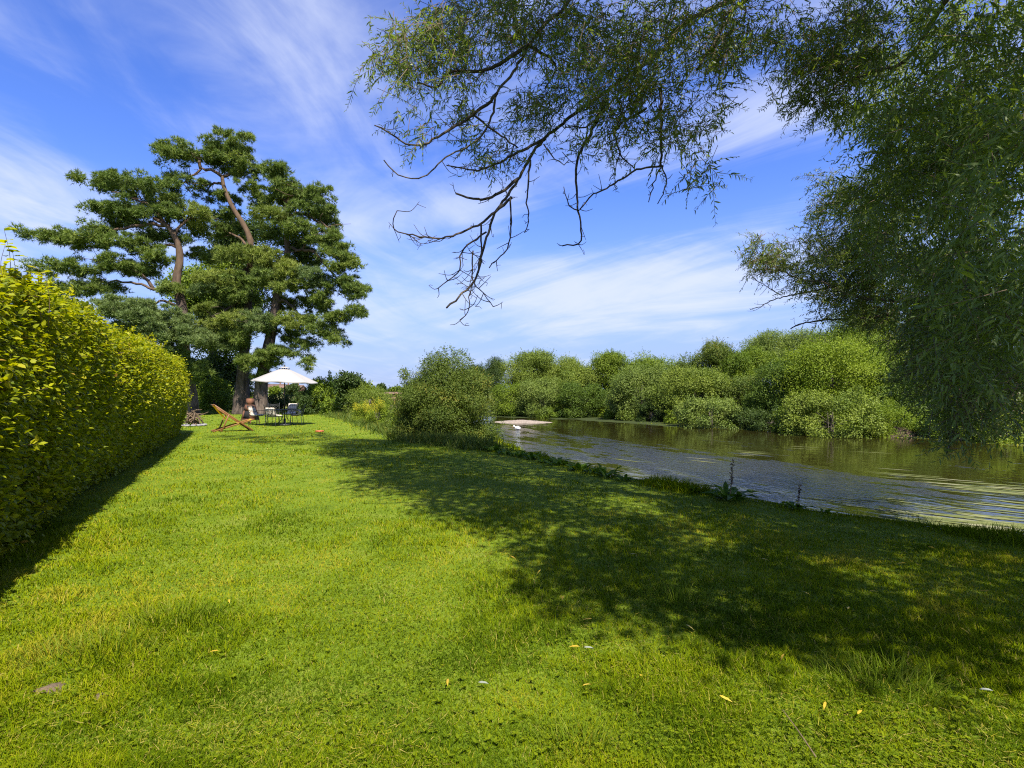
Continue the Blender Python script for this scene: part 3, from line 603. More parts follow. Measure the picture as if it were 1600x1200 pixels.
for (px, top, bot, Y, wpx, mt, lab) in ((800, 634, 655, 55, 26, 'green_grey', 'grey bush at the water above the gravel bar'), (832, 640, 656, 53.5, 18, 'willow_far', 'small bush behind the tip of the gravel bar'),
        (905, 640, 658, 50.5, 22, 'green_dark', 'dark low bush left of the lime yellow one'), (960, 642, 660, 47.5, 20, 'green_mid', 'dark edged bush right of the lime yellow one'), (1020, 632, 665, 43.5, 26, 'green_dark', 'dark bush trailing in the water at the bend'),
        (1062, 640, 668, 41, 22, 'green_mid', 'low bush left of the pale spreading shrub'), (1160, 640, 676, 36.5, 24, 'green_dark', 'dark bush in the gap right of the pale spreading shrub'), (1240, 640, 683, 33, 30, 'green_mid', 'bush on the left shoulder of the biggest one'), (1520, 640, 694, 28, 36, 'green_dark', 'dark bush seen through the hanging willow')):
    shrub(px, top, bot, Y, wpx, mt, lab, gsh, .12, zb=-.95)

# shrubs on this side
def bigbush():
    c = at(694, 632, 18.6)
    def ex(mb):
        for _ in range(60):
            d = rdir(1)[0]*rng.random()**.4; lobe_leaves(mb, np.array([c[0], 18.6, 1.2])+d*np.array([1.30, 1.2, 1.50]), .42, 560, .064, .36, T_LANCE, rng.uniform(.3, .7), -.1, .9)
        for (px, py, dy, r) in ((700, 558, 0, .34), (722, 560, .2, .28), (684, 572, -.2, .36), (640, 596, .3, .3), (632, 585, .3, .16), (742, 598, .2, .4), (655, 612, -.3, .4), (760, 640, 0, .35), (668, 580, .1, .33)):
            lobe_leaves(mb, at(px, py, 18.6+dy), r, 260, .085, .3, T_LANCE, rng.uniform(.4, .8), -.2, 1.1, .35)
    c = at(694, 632, 18.6)
    return plant('riverside_bush', 'big rounded olive green willow bush on the near bank', 'bush', (c[0], 18.6, .95), (1.58, 1.5, 1.20), (c[0], 18.6, -.25), M['green_olive'], 150, .42, 700, .064, .36, None, 4, .035, 'stem', T=T_LANCE, droop=-.1, kind_crown='foliage', extra=ex, boxy=True)
bigbush()
nb = 'bushes along the lawn edge'
shrub(648, 630, 690, 19.5, 34, 'green_mid', 'leafy green bush against the big olive bush', nb, .08, zb=-.1)
shrub(628, 640, 672, 22.5, 24, 'green_olive', 'low loose bush beyond the leafy green one', nb, .08, zb=-.1)
shrub(575, 604, 655, 33, 34, 'willow_far', 'feathery pale bush between sapling and yellow flowers', nb, .1, zb=-.05, asp=.25)
shrub(615, 622, 655, 36, 30, 'willow_far', 'pale bush in front of the distant brick wall', nb, .1, zb=-.05, asp=.25)
shrub(510, 590, 645, 38.5, 34, 'green_lime', 'bright green bush right of the parasol', nb, .12, zb=0)
shrub(485, 612, 648, 37.5, 34, 'green_dark', 'dark low bush behind the patio chairs', nb, .11, zb=0)
shrub(528, 622, 650, 36, 26, 'green_mid', 'low green bush at the foot of the sapling', nb, .11, zb=0)
shrub(440, 618, 648, 40.5, 30, 'green_dark', 'dark low bush behind the parasol pole', nb, .11, zb=0)
bank_tree(543, 577, 34, 19, 'green_dark', 'dark leafy sapling at the end of the lawn', zb=0, L=.14, name='sapling', group=None)
for (px, top, bot, Y, wpx, lab) in ((592, 628, 672, 25, 15, 'yellow flowering clump nearest the leafy green bush'), (568, 634, 664, 28, 14, 'yellow flowering clump nearest the sapling')):
    r_ = shrub(px, top, bot, Y, wpx, 'green_lime', lab, 'yellow flowers along the lawn edge', .07, 'flowering_plant', .3, .8, zb=-.05, spire=8, cat='flowers')
    fl = MB(); b = np.array(r_.location)
    zt = H-(top-HZ)/F*Y
    for _ in range(26):
        p = b+np.array([rng.normal(0, wpx/F*Y*.6), rng.normal(0, .3)-.25, 0]); p[2] = zt*rng.uniform(.62, 1.05); n = 34
        P = p+rng.normal(size=(n, 3))*np.array([.05, .05, .10]); leaves(fl, P, rdir(n)+np.array([0, 0, .5]), rdir(n), .045, .03, T_DIA, rng.random(n))
    fl.build('blossom', M['flower'], r_, b)
# dark understorey behind the pines
ud = 'dark bushes under the pines'
shrub(318, 560, 645, 45, 42, 'green_dark', 'dark tall bush right of the hedge end', ud, .18, zb=0)
shrub(352, 552, 648, 48, 40, 'green_dark', 'dark tall bush between the hedge and middle pine', ud, .18, zb=0)
shrub(335, 588, 645, 42, 22, 'green_mid', 'lighter leafy bush in front of the dark ones', ud, .16, zb=0, dens=.6)
shrub(398, 618, 645, 46, 22, 'green_mid', 'small bush seen between two pine trunks', ud, .15, zb=0)
shrub(280, 570, 645, 46, 40, 'green_dark', 'dark bush peeping over the hedge end', ud, .18, zb=0)
bank_tree(335, 372, 47, 62, 'green_mid', 'leafy broadleaf tree standing behind the pines', zb=0, L=.22, name='broadleaf_tree', group=None, low=.15, dens=.55)
bank_tree(385, 330, 50, 60, 'green_dark', 'dark broadleaf tree between the pine crowns', zb=0, L=.22, name='broadleaf_tree', group=None, low=.35, dens=.5)
# distance
dg = 'trees far beyond the field'
for (px, top, Y, wpx, mat, lab) in ((574, 603, 95, 14, 'green_mid', 'distant tree over the feathery pale bush'), (596, 603, 120, 12, 'green_dark', 'distant dark tree left of the brick wall'), (622, 604, 130, 14, 'green_mid', 'distant tree above the brick wall'),
                                    (455, 601, 150, 14, 'green_dark', 'distant tree under the parasol rim'), (428, 604, 160, 10, 'green_mid', 'distant tree between trunk and parasol pole'), (520, 600, 120, 14, 'green_mid', 'distant tree beyond the bright green bush'), (548, 604, 160, 20, 'green_dark', 'distant dark tree behind the sapling'), (640, 606, 150, 18, 'green_dark', 'distant tree hidden behind the big olive bush')):
    X = (px-800)/F*Y; bank_tree(px, top, Y, wpx, mat, lab, zb=float(hgt(X, Y)), L=.45, name='distant_tree', group=dg, dens=.5, spire=0)

# ------------------------------------------------------------------ pines
def tuft_pad(mb, c, r, n, tint0, L=.24, droop=0.0):
    """a foliage pad of needle tufts: sub-clumps, each bristling outwards and upwards"""
    ns = max(7, int(n/36)); d = rdir(ns); k = rng.random((ns, 1))**.42*rng.uniform(.85, 1.18, (ns, 1)); sc = np.asarray(c)+d*k*r*np.array([1, 1, .85])
    sr = rng.uniform(.17, .42, ns); per = max(8, int(n/ns))
    for q in range(ns):
        dd = rdir(per); dd[:, 2] = np.where(rng.random(per) < .6, np.abs(dd[:, 2]), dd[:, 2]); P = sc[q]+dd*sr[q]*np.array([1.15, 1.15, .72])*(.45+.55*rng.random((per, 1))+.45*(rng.random((per, 1)) < .2)*rng.random((per, 1)))
        ax = nrm(dd+np.array([0, 0, .55-droop])+.3*rng.normal(size=(per, 3))); m_ = 8
        PP = np.repeat(P, m_, 0); AX = np.repeat(ax, m_, 0); D = nrm(AX*.75+rng.normal(size=(per*m_, 3))*.62)
        leaves(mb, PP, D, rdir(per*m_), L*rng.uniform(.6, 1.3, per*m_), .036, T_BLADE1, np.clip(np.repeat(rng.normal(tint0, .2, per), m_), 0, 1))
def pine(label, Y, trunk, tr, limbs, pads, base_px):
    b = at(*base_px, Y); b[2] = 0; root = empty('pine_tree', b, label, 'tree', 'old pines at the end of the lawn')
    tb = MB(); P = [at(px, py, Y+dy) for (px, py, dy) in trunk]; P[0][2] = -.2
    tube(tb, spline(P, .35), tr, 14, jit=.05); tb.build('trunk', M['pine_bark'], root, b, sm=True)
    for lm in limbs:
        lb = MB(); pts = spline([at(px, py, Y+dy) for (px, py, dy) in lm], .3); pts[1:-1] += .05*rng.normal(size=pts[1:-1].shape)
        tube(lb, pts, [.115, .035], 7, jit=.05)
        for _ in range(5):
            i = rng.integers(len(pts)//2, len(pts)); e = pts[i]+rng.normal(size=3)*np.array([.9, .9, .5]); tube(lb, spline([pts[i], (pts[i]+e)/2+.1*rng.normal(size=3), e], .2), [.028, .01], 5)
        lb.build('limb', M['pine_bark'], root, b, sm=True)
    cb = {'pine': MB(), 'pine_blue': MB(), 'pine_yel': MB()}
    for (x0, x1, y0, y1, dy, kind, dens) in pads:
        c = at((x0+x1)/2, (y0+y1)/2, Y+dy); s = (Y+dy)/F; rx = (x1-x0)/2*s; rz = (y1-y0)/2*s; r = np.array([rx*1.12, min(2.6, max(1.1, rx*.85)), rz*1.0])
        tuft_pad(cb[kind], c, r, int(dens*(420+330*rx*rz*2.6)), {'pine': .45, 'pine_blue': .5, 'pine_yel': .55}[kind]+.1*rng.normal())
    for k, v in cb.items():
        if v.n: v.build('crown', M[k], root, b)
pine('leftmost pine with leaning trunk and long flat branches', 36,
     [(302, 646, 0), (296, 590, 0), (290, 560, 0), (284, 483, 0), (276, 440, 0), (281, 405, 0), (277, 379, 0), (262, 354, -.2), (240, 341, -.3)], [.46, .35, .33, .30, .34, .27, .23, .17, .09],
     [[(262, 354, 0), (240, 330, -.4), (215, 312, -.6), (175, 300, -.8)], [(265, 352, 0), (215, 352, -.7), (150, 366, -1.2), (80, 372, -1.5)], [(280, 390, 0), (262, 383, .2), (245, 388, .5), (200, 398, .5)],
      [(278, 440, 0), (240, 452, -.9), (190, 440, -1), (130, 452, -1.2)], [(240, 452, -.8), (215, 425, -.9), (160, 412, -1)], [(284, 480, 0), (250, 470, -1.5), (220, 490, -2)], [(270, 368, 0), (290, 345, .5), (315, 340, .8)]],
     [(122, 200, 270, 296, -.6, 'pine', 1), (160, 268, 272, 312, -.4, 'pine', 1.1), (130, 205, 318, 342, -.9, 'pine', 1), (180, 270, 312, 350, -.6, 'pine', 1.1), (40, 110, 358, 378, -1.5, 'pine', 1), (85, 165, 364, 392, -1.2, 'pine', 1), (130, 172, 353, 366, -1.3, 'pine', .9), (150, 240, 366, 400, -.9, 'pine', 1),
      (225, 272, 388, 416, -.5, 'pine', .9), (58, 150, 410, 436, -1.3, 'pine', 1), (130, 220, 398, 432, -1, 'pine', 1), (195, 258, 408, 438, -.7, 'pine', .9), (72, 140, 440, 466, -1.4, 'pine', 1), (125, 185, 436, 462, -1.1, 'pine', .9), (250, 282, 440, 462, -.8, 'pine', .8),
      (135, 235, 462, 505, -2.2, 'pine_blue', 1.2), (185, 285, 468, 520, -2.5, 'pine_blue', 1.2), (225, 318, 495, 552, -2.2, 'pine_blue', 1.2), (150, 250, 495, 545, -1.8, 'pine_blue', 1), (262, 330, 318, 358, .6, 'pine', .9), (215, 290, 535, 570, -1.6, 'pine_blue', 1), (240, 285, 300, 335, .6, 'pine', .8), (165, 225, 335, 362, -.2, 'pine', .7), (215, 262, 355, 385, .5, 'pine', .7), (262, 300, 360, 390, 1.0, 'pine', .6), (245, 300, 545, 590, -1.2, 'pine', 1), (285, 325, 560, 600, -1, 'pine', .8)], (302, 640))
pine('tallest pine with a bare curving upper trunk', 37.5,
     [(376, 650, 0), (379, 600, 0), (382, 540, 0), (388, 470, 0), (390, 430, 0), (392, 385, .1), (387, 364, .1), (376, 344, .1), (365, 327, 0), (355, 306, 0), (349, 289, 0), (347, 274, 0)], [.58, .48, .40, .34, .30, .25, .23, .21, .19, .17, .14, .11],
     [[(347, 276, 0), (330, 266, -.3), (314, 264, -.5), (300, 275, -.8), (285, 285, -1)], [(347, 276, 0), (360, 271, .3), (365, 258, .4), (362, 240, .3)], [(350, 290, 0), (335, 286, .5), (322, 300, .8)], [(314, 264, -.5), (312, 248, -.5), (290, 240, -.6)], [(392, 388, 0), (370, 370, .6), (335, 352, 1)],
      [(391, 420, 0), (365, 425, -1), (335, 440, -1.6)], [(389, 460, 0), (360, 480, -1), (330, 495, -1.6)], [(392, 400, 0), (415, 395, -.8), (440, 400, -1)], [(384, 520, 0), (400, 510, -1), (420, 500, -1.4)]],
     [(318, 395, 204, 240, 0, 'pine', 1.1), (246, 322, 222, 262, -.4, 'pine', 1), (300, 372, 226, 256, -.2, 'pine', .9), (360, 410, 238, 285, .3, 'pine', 1), (257, 318, 268, 308, -.6, 'pine', .55), (372, 412, 282, 312, .4, 'pine', .6), (335, 372, 296, 316, .6, 'pine', .5),
      (340, 400, 380, 412, -1.2, 'pine_yel', 1), (385, 455, 388, 424, -1.1, 'pine_yel', 1), (295, 372, 424, 452, -1.6, 'pine_yel', 1), (360, 444, 420, 458, -1.4, 'pine', 1), (290, 345, 444, 468, -1.6, 'pine_blue', .9), (335, 392, 446, 476, -1.3, 'pine', .9),
      (322, 400, 486, 520, -1.6, 'pine_yel', 1), (375, 430, 482, 526, -1.7, 'pine_blue', 1.1), (298, 372, 526, 550, -1.6, 'pine_blue', 1), (340, 400, 505, 545, -1.3, 'pine', .8), (372, 428, 550, 582, -1.4, 'pine', .8), (330, 385, 318, 350, 1.2, 'pine', .6), (395, 412, 580, 600, -1.2, 'pine', .7), (290, 345, 345, 380, 1.5, 'pine', .6), (300, 360, 385, 420, 1.4, 'pine', .7), (340, 385, 345, 378, 1.4, 'pine', .7), (300, 350, 470, 505, 1.0, 'pine', .8), (345, 392, 468, 500, .9, 'pine', .8), (300, 350, 505, 530, .8, 'pine', .7), (350, 410, 455, 480, 1.0, 'pine', .7), (395, 425, 300, 340, 1.2, 'pine', .6), (330, 370, 250, 275, .8, 'pine', .7), (318, 345, 285, 320, 1.2, 'pine', .5)], (378, 640))
pine('pine with drooping branches on the river side', 37,
     [(406, 650, 0), (409, 596, 0), (420, 540, 0), (430, 484, 0), (437, 444, 0), (449, 398, 0), (448, 370, 0), (447, 327, 0), (450, 315, 0), (455, 296, 0)], [.56, .44, .38, .34, .31, .27, .24, .19, .15, .10],
     [[(450, 316, 0), (435, 306, -.2), (425, 292, -.3)], [(450, 310, 0), (470, 300, -.3), (495, 300, -.5)], [(449, 386, 0), (472, 389, -.5), (482, 374, -.8), (500, 360, -1)], [(472, 389, -.5), (490, 395, -.8), (510, 415, -1), (530, 440, -1.2)], [(432, 470, 0), (448, 472, -.4), (462, 486, -.6), (480, 495, -.9)], [(447, 335, 0), (480, 335, -.7), (515, 360, -.9), (535, 400, -1)]],
     [(406, 455, 256, 288, 0, 'pine', 1), (425, 480, 280, 312, -.2, 'pine', 1), (465, 518, 288, 326, -.4, 'pine', 1), (455, 523, 312, 350, -.6, 'pine', 1), (397, 452, 326, 352, -.8, 'pine_yel', 1), (440, 500, 340, 378, -.9, 'pine', 1), (478, 538, 356, 392, -.8, 'pine', 1), (500, 552, 378, 412, -.9, 'pine', 1), (512, 562, 400, 432, -1, 'pine', .9), (508, 560, 425, 462, -1, 'pine', .9),
      (536, 578, 440, 472, -1, 'pine', .8), (540, 568, 474, 500, -.9, 'pine', .6), (496, 548, 482, 514, -.8, 'pine', .8), (510, 538, 512, 550, -.6, 'pine', .8), (434, 482, 406, 440, -1.3, 'pine_yel', 1), (465, 512, 416, 456, -1.2, 'pine_blue', 1), (430, 480, 436, 462, -1.3, 'pine_yel', .8), (485, 520, 450, 490, -.8, 'pine', .6),
      (432, 480, 488, 520, -1.1, 'pine_yel', .9), (465, 510, 492, 532, -1, 'pine', .8), (426, 470, 534, 562, -.9, 'pine', .7), (468, 500, 530, 548, -.6, 'pine', .5), (474, 496, 556, 584, -.6, 'pine', .4), (400, 440, 540, 575, -.8, 'pine', .7), (456, 470, 355, 395, .6, 'pine', .5), (420, 470, 300, 330, .5, 'pine', .8), (440, 500, 372, 408, .6, 'pine', .7), (455, 505, 395, 425, .9, 'pine', .7), (425, 480, 458, 492, .7, 'pine', .7), (470, 520, 455, 490, .6, 'pine', .7), (405, 440, 350, 385, .8, 'pine', .7), (430, 475, 510, 540, .7, 'pine', .7), (490, 530, 330, 362, .8, 'pine', .7)], (408, 640))

# ------------------------------------------------------------------ the overhanging willow
WB = np.array([9.6, 1.6, 0.0]); willow = empty('willow_tree', WB, 'huge overhanging willow with bare drooping twigs above the lawn and river', 'tree')
tb = MB()
tube(tb, spline([WB+[0, 0, -.3], WB+[-.1, .1, 1.4], WB+[-.3, .4, 3.0]], .3), [.85, .66, .6], 16, jit=.05)
tube(tb, spline([WB+[-.3, .4, 2.8], WB+[-1.2, .2, 5.5], WB+[-3.2, .4, 8.2], WB+[-5.5, 1.2, 10.2]], .4), [.5, .38, .25, .14], 10, jit=.04)
tube(tb, spline([WB+[-.3, .4, 2.8], WB+[.1, 1.2, 5.5], WB+[-.8, 2.4, 8.5], WB+[-2, 4.2, 11]], .4), [.45, .34, .24, .12], 10, jit=.04)
tb.build('trunk', M['willow_bark'], willow, WB, sm=True)
def zz(x, y): return 560+x*.41667, y*.41667          # zoom coordinates of the overhanging limb -> photo pixels
def limb(name, pts, r, Y0, Y1, mat, start=None, twigs=0, tw=.25, zoom=True):
    lb = MB(); m_ = len(pts); P = []
    for k, (x, y) in enumerate(pts):
        px, py = zz(x, y) if zoom else (x, y); P.append(at(px, py, Y0+(Y1-Y0)*k/(m_-1)))
    if start is not None: P = [np.asarray(s_, float) for s_ in start]+P
    Q = spline(P, .06); Q[1:-1] += .006*rng.normal(size=Q[1:-1].shape)
    tube(lb, Q, r, 7, jit=.06)
    for _ in range(twigs):
        i = rng.integers(len(Q)//4, len(Q)); L = tw*rng.uniform(.35, 1.2); d = nrm(rng.normal(size=3)*np.array([1, .6, .8])+np.array([-.3, 0, -.25])); e = Q[i]+d*L; md = (Q[i]+e)/2+.06*L*rng.normal(size=3)+np.array([0, 0, -.06*L])
        tq = spline([Q[i], md, e+np.array([0, 0, .12*L])], .03); tube(lb, tq, [.0045, .0022], 4)
        if rng.random() < .6:
            j = rng.integers(len(tq)//2, len(tq)); e2 = tq[j]+nrm(rng.normal(size=3)+np.array([0, 0, -.2]))*L*.45; tube(lb, spline([tq[j], (tq[j]+e2)/2+.01*rng.normal(size=3), e2], .03), [.003, .0018], 4)
    lb.build(name, M[mat], willow, WB, sm=True)
B_ = 'branch'; D_ = 'dead_branch'
limb(B_, [(1330, 30), (1150, 180), (990, 300), (860, 390), (720, 500), (650, 580), (590, 690), (530, 770), (490, 860), (460, 960), (430, 1060), (330, 1155)], [.16, .12, .085, .055, .032, .022, .016, .010], 7.0, 5.6, 'willow_bark', [WB+[-1.0, .3, 4.8], [5.0, 5.0, 6.2]], 34, .26)
limb(B_, [(790, 0), (700, 90), (640, 170), (580, 270), (520, 350), (500, 440), (440, 530), (330, 590), (260, 650), (200, 670), (130, 640), (95, 600)], [.07, .05, .035, .026, .02, .015, .009, .006], 6.2, 5.6, 'willow_bark', [[3.5, 4.0, 7.8], [1.2, 5.4, 6.6]], 16, .22)
limb(D_, [(640, 170), (480, 260), (340, 270), (300, 325), (220, 310)], [.024, .016, .009], 6.0, 5.7, 'dead_wood', None, 9, .25)
limb(D_, [(520, 350), (430, 430), (300, 510), (205, 548), (120, 500), (60, 470)], [.018, .013, .006], 5.9, 5.5, 'dead_wood', None, 14, .25)
limb(D_, [(640, 170), (740, 240), (700, 330)], [.02, .008], 6.1, 6.3, 'dead_wood', None, 4, .2)
limb(D_, [(700, 520), (600, 570), (500, 620), (430, 640), (330, 620)], [.018, .006], 6.1, 5.8, 'dead_wood', None, 12, .22)
limb(D_, [(430, 430), (520, 500), (600, 555)], [.012, .008], 5.9, 6.0, 'dead_wood', None, 6, .2)
limb(D_, [(600, 670), (500, 740), (430, 745), (365, 725)], [.018, .010], 5.9, 5.6, 'dead_wood', None, 6, .2)
limb(D_, [(575, 740), (470, 830), (350, 885), (250, 890), (150, 870), (125, 840), (145, 790)], [.016, .010, .005], 5.8, 5.5, 'dead_wood', None, 16, .26)
limb(D_, [(570, 740), (565, 910), (490, 1005)], [.010, .005], 5.75, 5.6, 'dead_wood', None, 8, .16)
limb(D_, [(645, 600), (632, 740), (636, 830), (622, 872)], [.011, .005], 5.9, 5.8, 'dead_wood', None, 6, .12)
limb(D_, [(480, 870), (385, 945), (380, 1010), (300, 1080)], [.010, .005], 5.7, 5.5, 'dead_wood', None, 14, .24)
limb(D_, [(460, 840), (460, 980), (420, 1090), (410, 1170), (380, 1200)], [.010, .004], 5.7, 5.5, 'dead_wood', None, 14, .24)
limb(D_, [(430, 940), (430, 1050), (470, 1100), (505, 1150)], [.008, .004], 5.65, 5.5, 'dead_wood', None, 12, .22)
limb(D_, [(930, 370), (870, 500), (820, 600), (820, 720), (828, 810), (838, 880), (825, 915), (765, 922)], [.024, .016, .011, .007], 6.3, 5.9, 'dead_wood', None, 14, .18)
limb(D_, [(828, 790), (790, 770), (770, 700)], [.008, .004], 6.0, 5.9, 'dead_wood', None, 3, .1)
limb(D_, [(1133, 330), (1135, 480), (1135, 625)], [.020, .012], 6.3, 6.1, 'dead_wood', None, 5, .15)
limb(D_, [(1135, 622), (1040, 640), (960, 690), (880, 730), (830, 785)], [.012, .007], 6.1, 5.9, 'dead_wood', None, 9, .14)
limb(D_, [(1140, 620), (1105, 690), (1088, 758)], [.008, .005], 6.1, 6.0, 'dead_wood', None, 4, .08)
limb(D_, [(1140, 620), (1155, 690), (1122, 765)], [.008, .005], 6.1, 6.1, 'dead_wood', None, 4, .08)
limb(D_, [(1080, 405), (970, 480), (980, 570), (1035, 632)], [.014, .006], 6.3, 6.1, 'dead_wood', None, 6, .15)
limb(D_, [(980, 570), (960, 650), (945, 665)], [.007, .004], 6.1, 6.1, 'dead_wood', None, 3, .1)
limb(D_, [(695, 540), (720, 580), (770, 615), (790, 600), (765, 570)], [.008, .004], 6.0, 6.0, 'dead_wood', None, 3, .1)
limb(D_, [(930, 380), (870, 468), (775, 478)], [.014, .006], 6.3, 6.1, 'dead_wood', None, 5, .15)
limb(B_, [(1450, 0), (1380, 80), (1330, 170), (1270, 260)], [.03, .014], 6.2, 5.9, 'willow_bark', [[4.6, 4.4, 6.6]], 4, .2)
# limbs reaching out low over the river
NZ = dict(zoom=False)
limb(B_, [(1620, 470), (1500, 470), (1400, 470), (1330, 462), (1285, 440), (1255, 438), (1215, 420), (1180, 402)], [.20, .16, .11, .07, .04, .018, .008], 8.5, 10.8, 'willow_bark', [WB+[-.2, .4, 2.9], WB+[-.2, 3.0, 3.1]], 22, .45, **NZ)
limb(D_, [(1300, 448), (1255, 458), (1215, 466), (1190, 478), (1172, 484)], [.026, .012, .006], 10.5, 10.8, 'dead_wood', None, 8, .3, **NZ)
limb(D_, [(1220, 461), (1195, 446), (1172, 430)], [.010, .005], 10.7, 10.8, 'dead_wood', None, 5, .2, **NZ)
limb(D_, [(1400, 490), (1340, 498), (1290, 500), (1255, 505), (1235, 514)], [.035, .02, .010], 9.6, 10.2, 'dead_wood', None, 8, .25, **NZ)
limb(B_, [(1420, 90), (1370, 110), (1320, 128), (1285, 150)], [.03, .010], 7.2, 7.0, 'willow_bark', [[5.2, 6.4, 6.3]], 8, .3, **NZ)
limb(B_, [(1600, 200), (1500, 260), (1420, 300), (1340, 310), (1290, 320)], [.06, .014], 8.4, 9.6, 'willow_bark', [WB+[-1.2, 2.6, 4.6]], 8, .3, **NZ)
limb(B_, [(1620, 560), (1560, 600), (1500, 650), (1480, 710)], [.05, .012], 6.2, 6.6, 'willow_bark', [WB+[-1.6, 2.6, 3.0]], 8, .3, **NZ)

wl = MB(); tw = MB()
def sprays(cx, cy, rx, ry, Y0, Y1, n, Ls=.34, leaf=.075, tint=.5, dirx=-.35, m_=17, clump=.5, droop=1.0):
    nc = max(1, int(n*.12)); a = rng.uniform(0, 2*PI, nc); q = np.sqrt(rng.random(nc)); ccx = cx+rx*q*np.cos(a); ccy = cy+ry*q*np.sin(a); ccY = rng.uniform(Y0, Y1, nc)
    k = rng.integers(0, nc, n); f = clump; Y = ccY[k]+rng.normal(0, .22, n)
    px = ccx[k]+rng.normal(0, .24*F/6.0*f*6.0/Y, n); py = ccy[k]+rng.normal(0, .20*F/6.0*f*6.0/Y, n)
    P0 = np.stack([(px-800)/F*Y, Y, H-(py-HZ)/F*Y], -1)
    d = nrm(np.stack([rng.normal(dirx*.8, .7, n), rng.normal(-.1, .6, n), -.38*droop+rng.normal(0, .5, n)], -1)); L = Ls*rng.uniform(.6, 1.3, n)
    # leaves along each spray
    t = (np.arange(m_)+.5)/m_; t = np.tile(t, n)+rng.normal(0, .02, n*m_); kk = np.repeat(np.arange(n), m_)
    curve = np.array([0, 0, -.16]); P = P0[kk]+d[kk]*(L[kk]*t)[:, None]+curve*(L[kk]*t**2)[:, None]
    side = nrm(np.cross(d, rdir(n)))[kk]*np.where(np.tile(np.arange(m_) % 2, n) == 0, 1, -1)[:, None]
    D = nrm(d[kk]*.7+side*.9+np.array([0, 0, -.30])+.3*rng.normal(size=(n*m_, 3))); Nn = nrm(np.array([0, -.15, .8])+.65*rng.normal(size=(n*m_, 3)))
    lf = leaf*rng.uniform(.65, 1.25, n*m_)*(1-.45*np.clip(t, 0, 1)**3)
    leaves(wl, P, D, Nn, lf, lf*.215, T_WILLOW, np.clip(np.repeat(rng.normal(tint, .16, n), m_)+.1*rng.normal(size=n*m_), 0, 1))
    for i in range(0, n, 1 if n < 400 else 3):
        tube(tw, np.stack([P0[i]-d[i]*.1, P0[i]+d[i]*L[i]*.5+curve*L[i]*.25, P0[i]+d[i]*L[i]+curve*L[i]]), [.0035, .0014], 3)
S = sprays
# the overhanging limb, seen against the sky
for a in ((640, 85, 42, 62, 5.5, 6.5, 150), (690, 50, 45, 50, 5.5, 6.6, 130), (755, 40, 75, 48, 5.6, 7.0, 190), (840, 45, 70, 55, 5.8, 7.2, 120), (730, 100, 40, 25, 5.8, 6.6, 40), (905, 45, 80, 55, 5.5, 7.2, 190), (1010, 55, 100, 70, 5.0, 7.0, 270),
          (1110, 60, 60, 70, 5.2, 7.0, 140), (820, 175, 46, 40, 5.9, 6.6, 95), (775, 250, 34, 45, 5.9, 6.4, 36), (905, 120, 50, 40, 6.0, 6.8, 85), (930, 195, 50, 60, 5.9, 6.6, 65), (1005, 190, 55, 60, 5.6, 6.5, 85), (1080, 170, 60, 50, 5.5, 6.6, 90),
          (1105, 255, 30, 28, 5.5, 6.0, 26), (668, 185, 26, 24, 5.7, 6.2, 20), (725, 195, 34, 36, 5.7, 6.2, 34), (985, 120, 80, 40, 5.2, 6.2, 140)):
    S(*a, leaf=.07, Ls=.32)
# thin curtain between the two masses
for a in ((1185, 45, 70, 55, 6.0, 7.5, 190), (1240, 110, 30, 40, 6.4, 7.4, 60), (1290, 120, 48, 70, 6.6, 7.6, 290), (1330, 60, 60, 70, 6, 8, 340)): S(*a, leaf=.075, Ls=.34)
# the dark mass on the river side: near sprays, then deeper layers
for a in ((1480, 130, 130, 160, 4.6, 7.5, 620), (1560, 330, 90, 190, 3.9, 6.0, 430), (1450, 300, 110, 130, 5.5, 8.5, 620), (1550, 480, 100, 110, 4.6, 6.8, 400), (1490, 480, 70, 90, 6, 8.5, 380), (1545, 600, 70, 45, 5.2, 6.8, 150), (1525, 655, 50, 28, 5.6, 6.4, 46), (1490, 690, 14, 14, 6, 6.3, 6), (1475, 590, 40, 45, 6.0, 7.4, 70), (1440, 570, 30, 45, 6.8, 8.2, 60)): S(*a, leaf=.098, Ls=.44, m_=16)
for a in ((1500, 120, 190, 170, 8, 11, 1500), (1520, 360, 170, 170, 8, 11.5, 1700), (1545, 510, 110, 110, 7.5, 11, 900), (1570, 610, 60, 40, 7, 9, 160)): S(*a, leaf=.105, Ls=.5, m_=14)
# the limb over the river, small leaved with distance
for a in ((1375, 320, 60, 70, 9, 11.5, 650), (1320, 350, 45, 50, 9.5, 11, 300), (1240, 400, 62, 26, 10.2, 11.2, 240), (1190, 395, 28, 20, 10.5, 11, 60), (1310, 420, 70, 50, 9.6, 11.2, 620), (1370, 440, 90, 70, 9, 11.5, 900), (1330, 480, 50, 30, 9.5, 10.8, 170), (1425, 525, 36, 45, 8, 10.5, 170), (1300, 300, 24, 30, 9.8, 10.8, 70)): S(*a, leaf=.085, Ls=.34, dirx=-.5, droop=.5, m_=14)

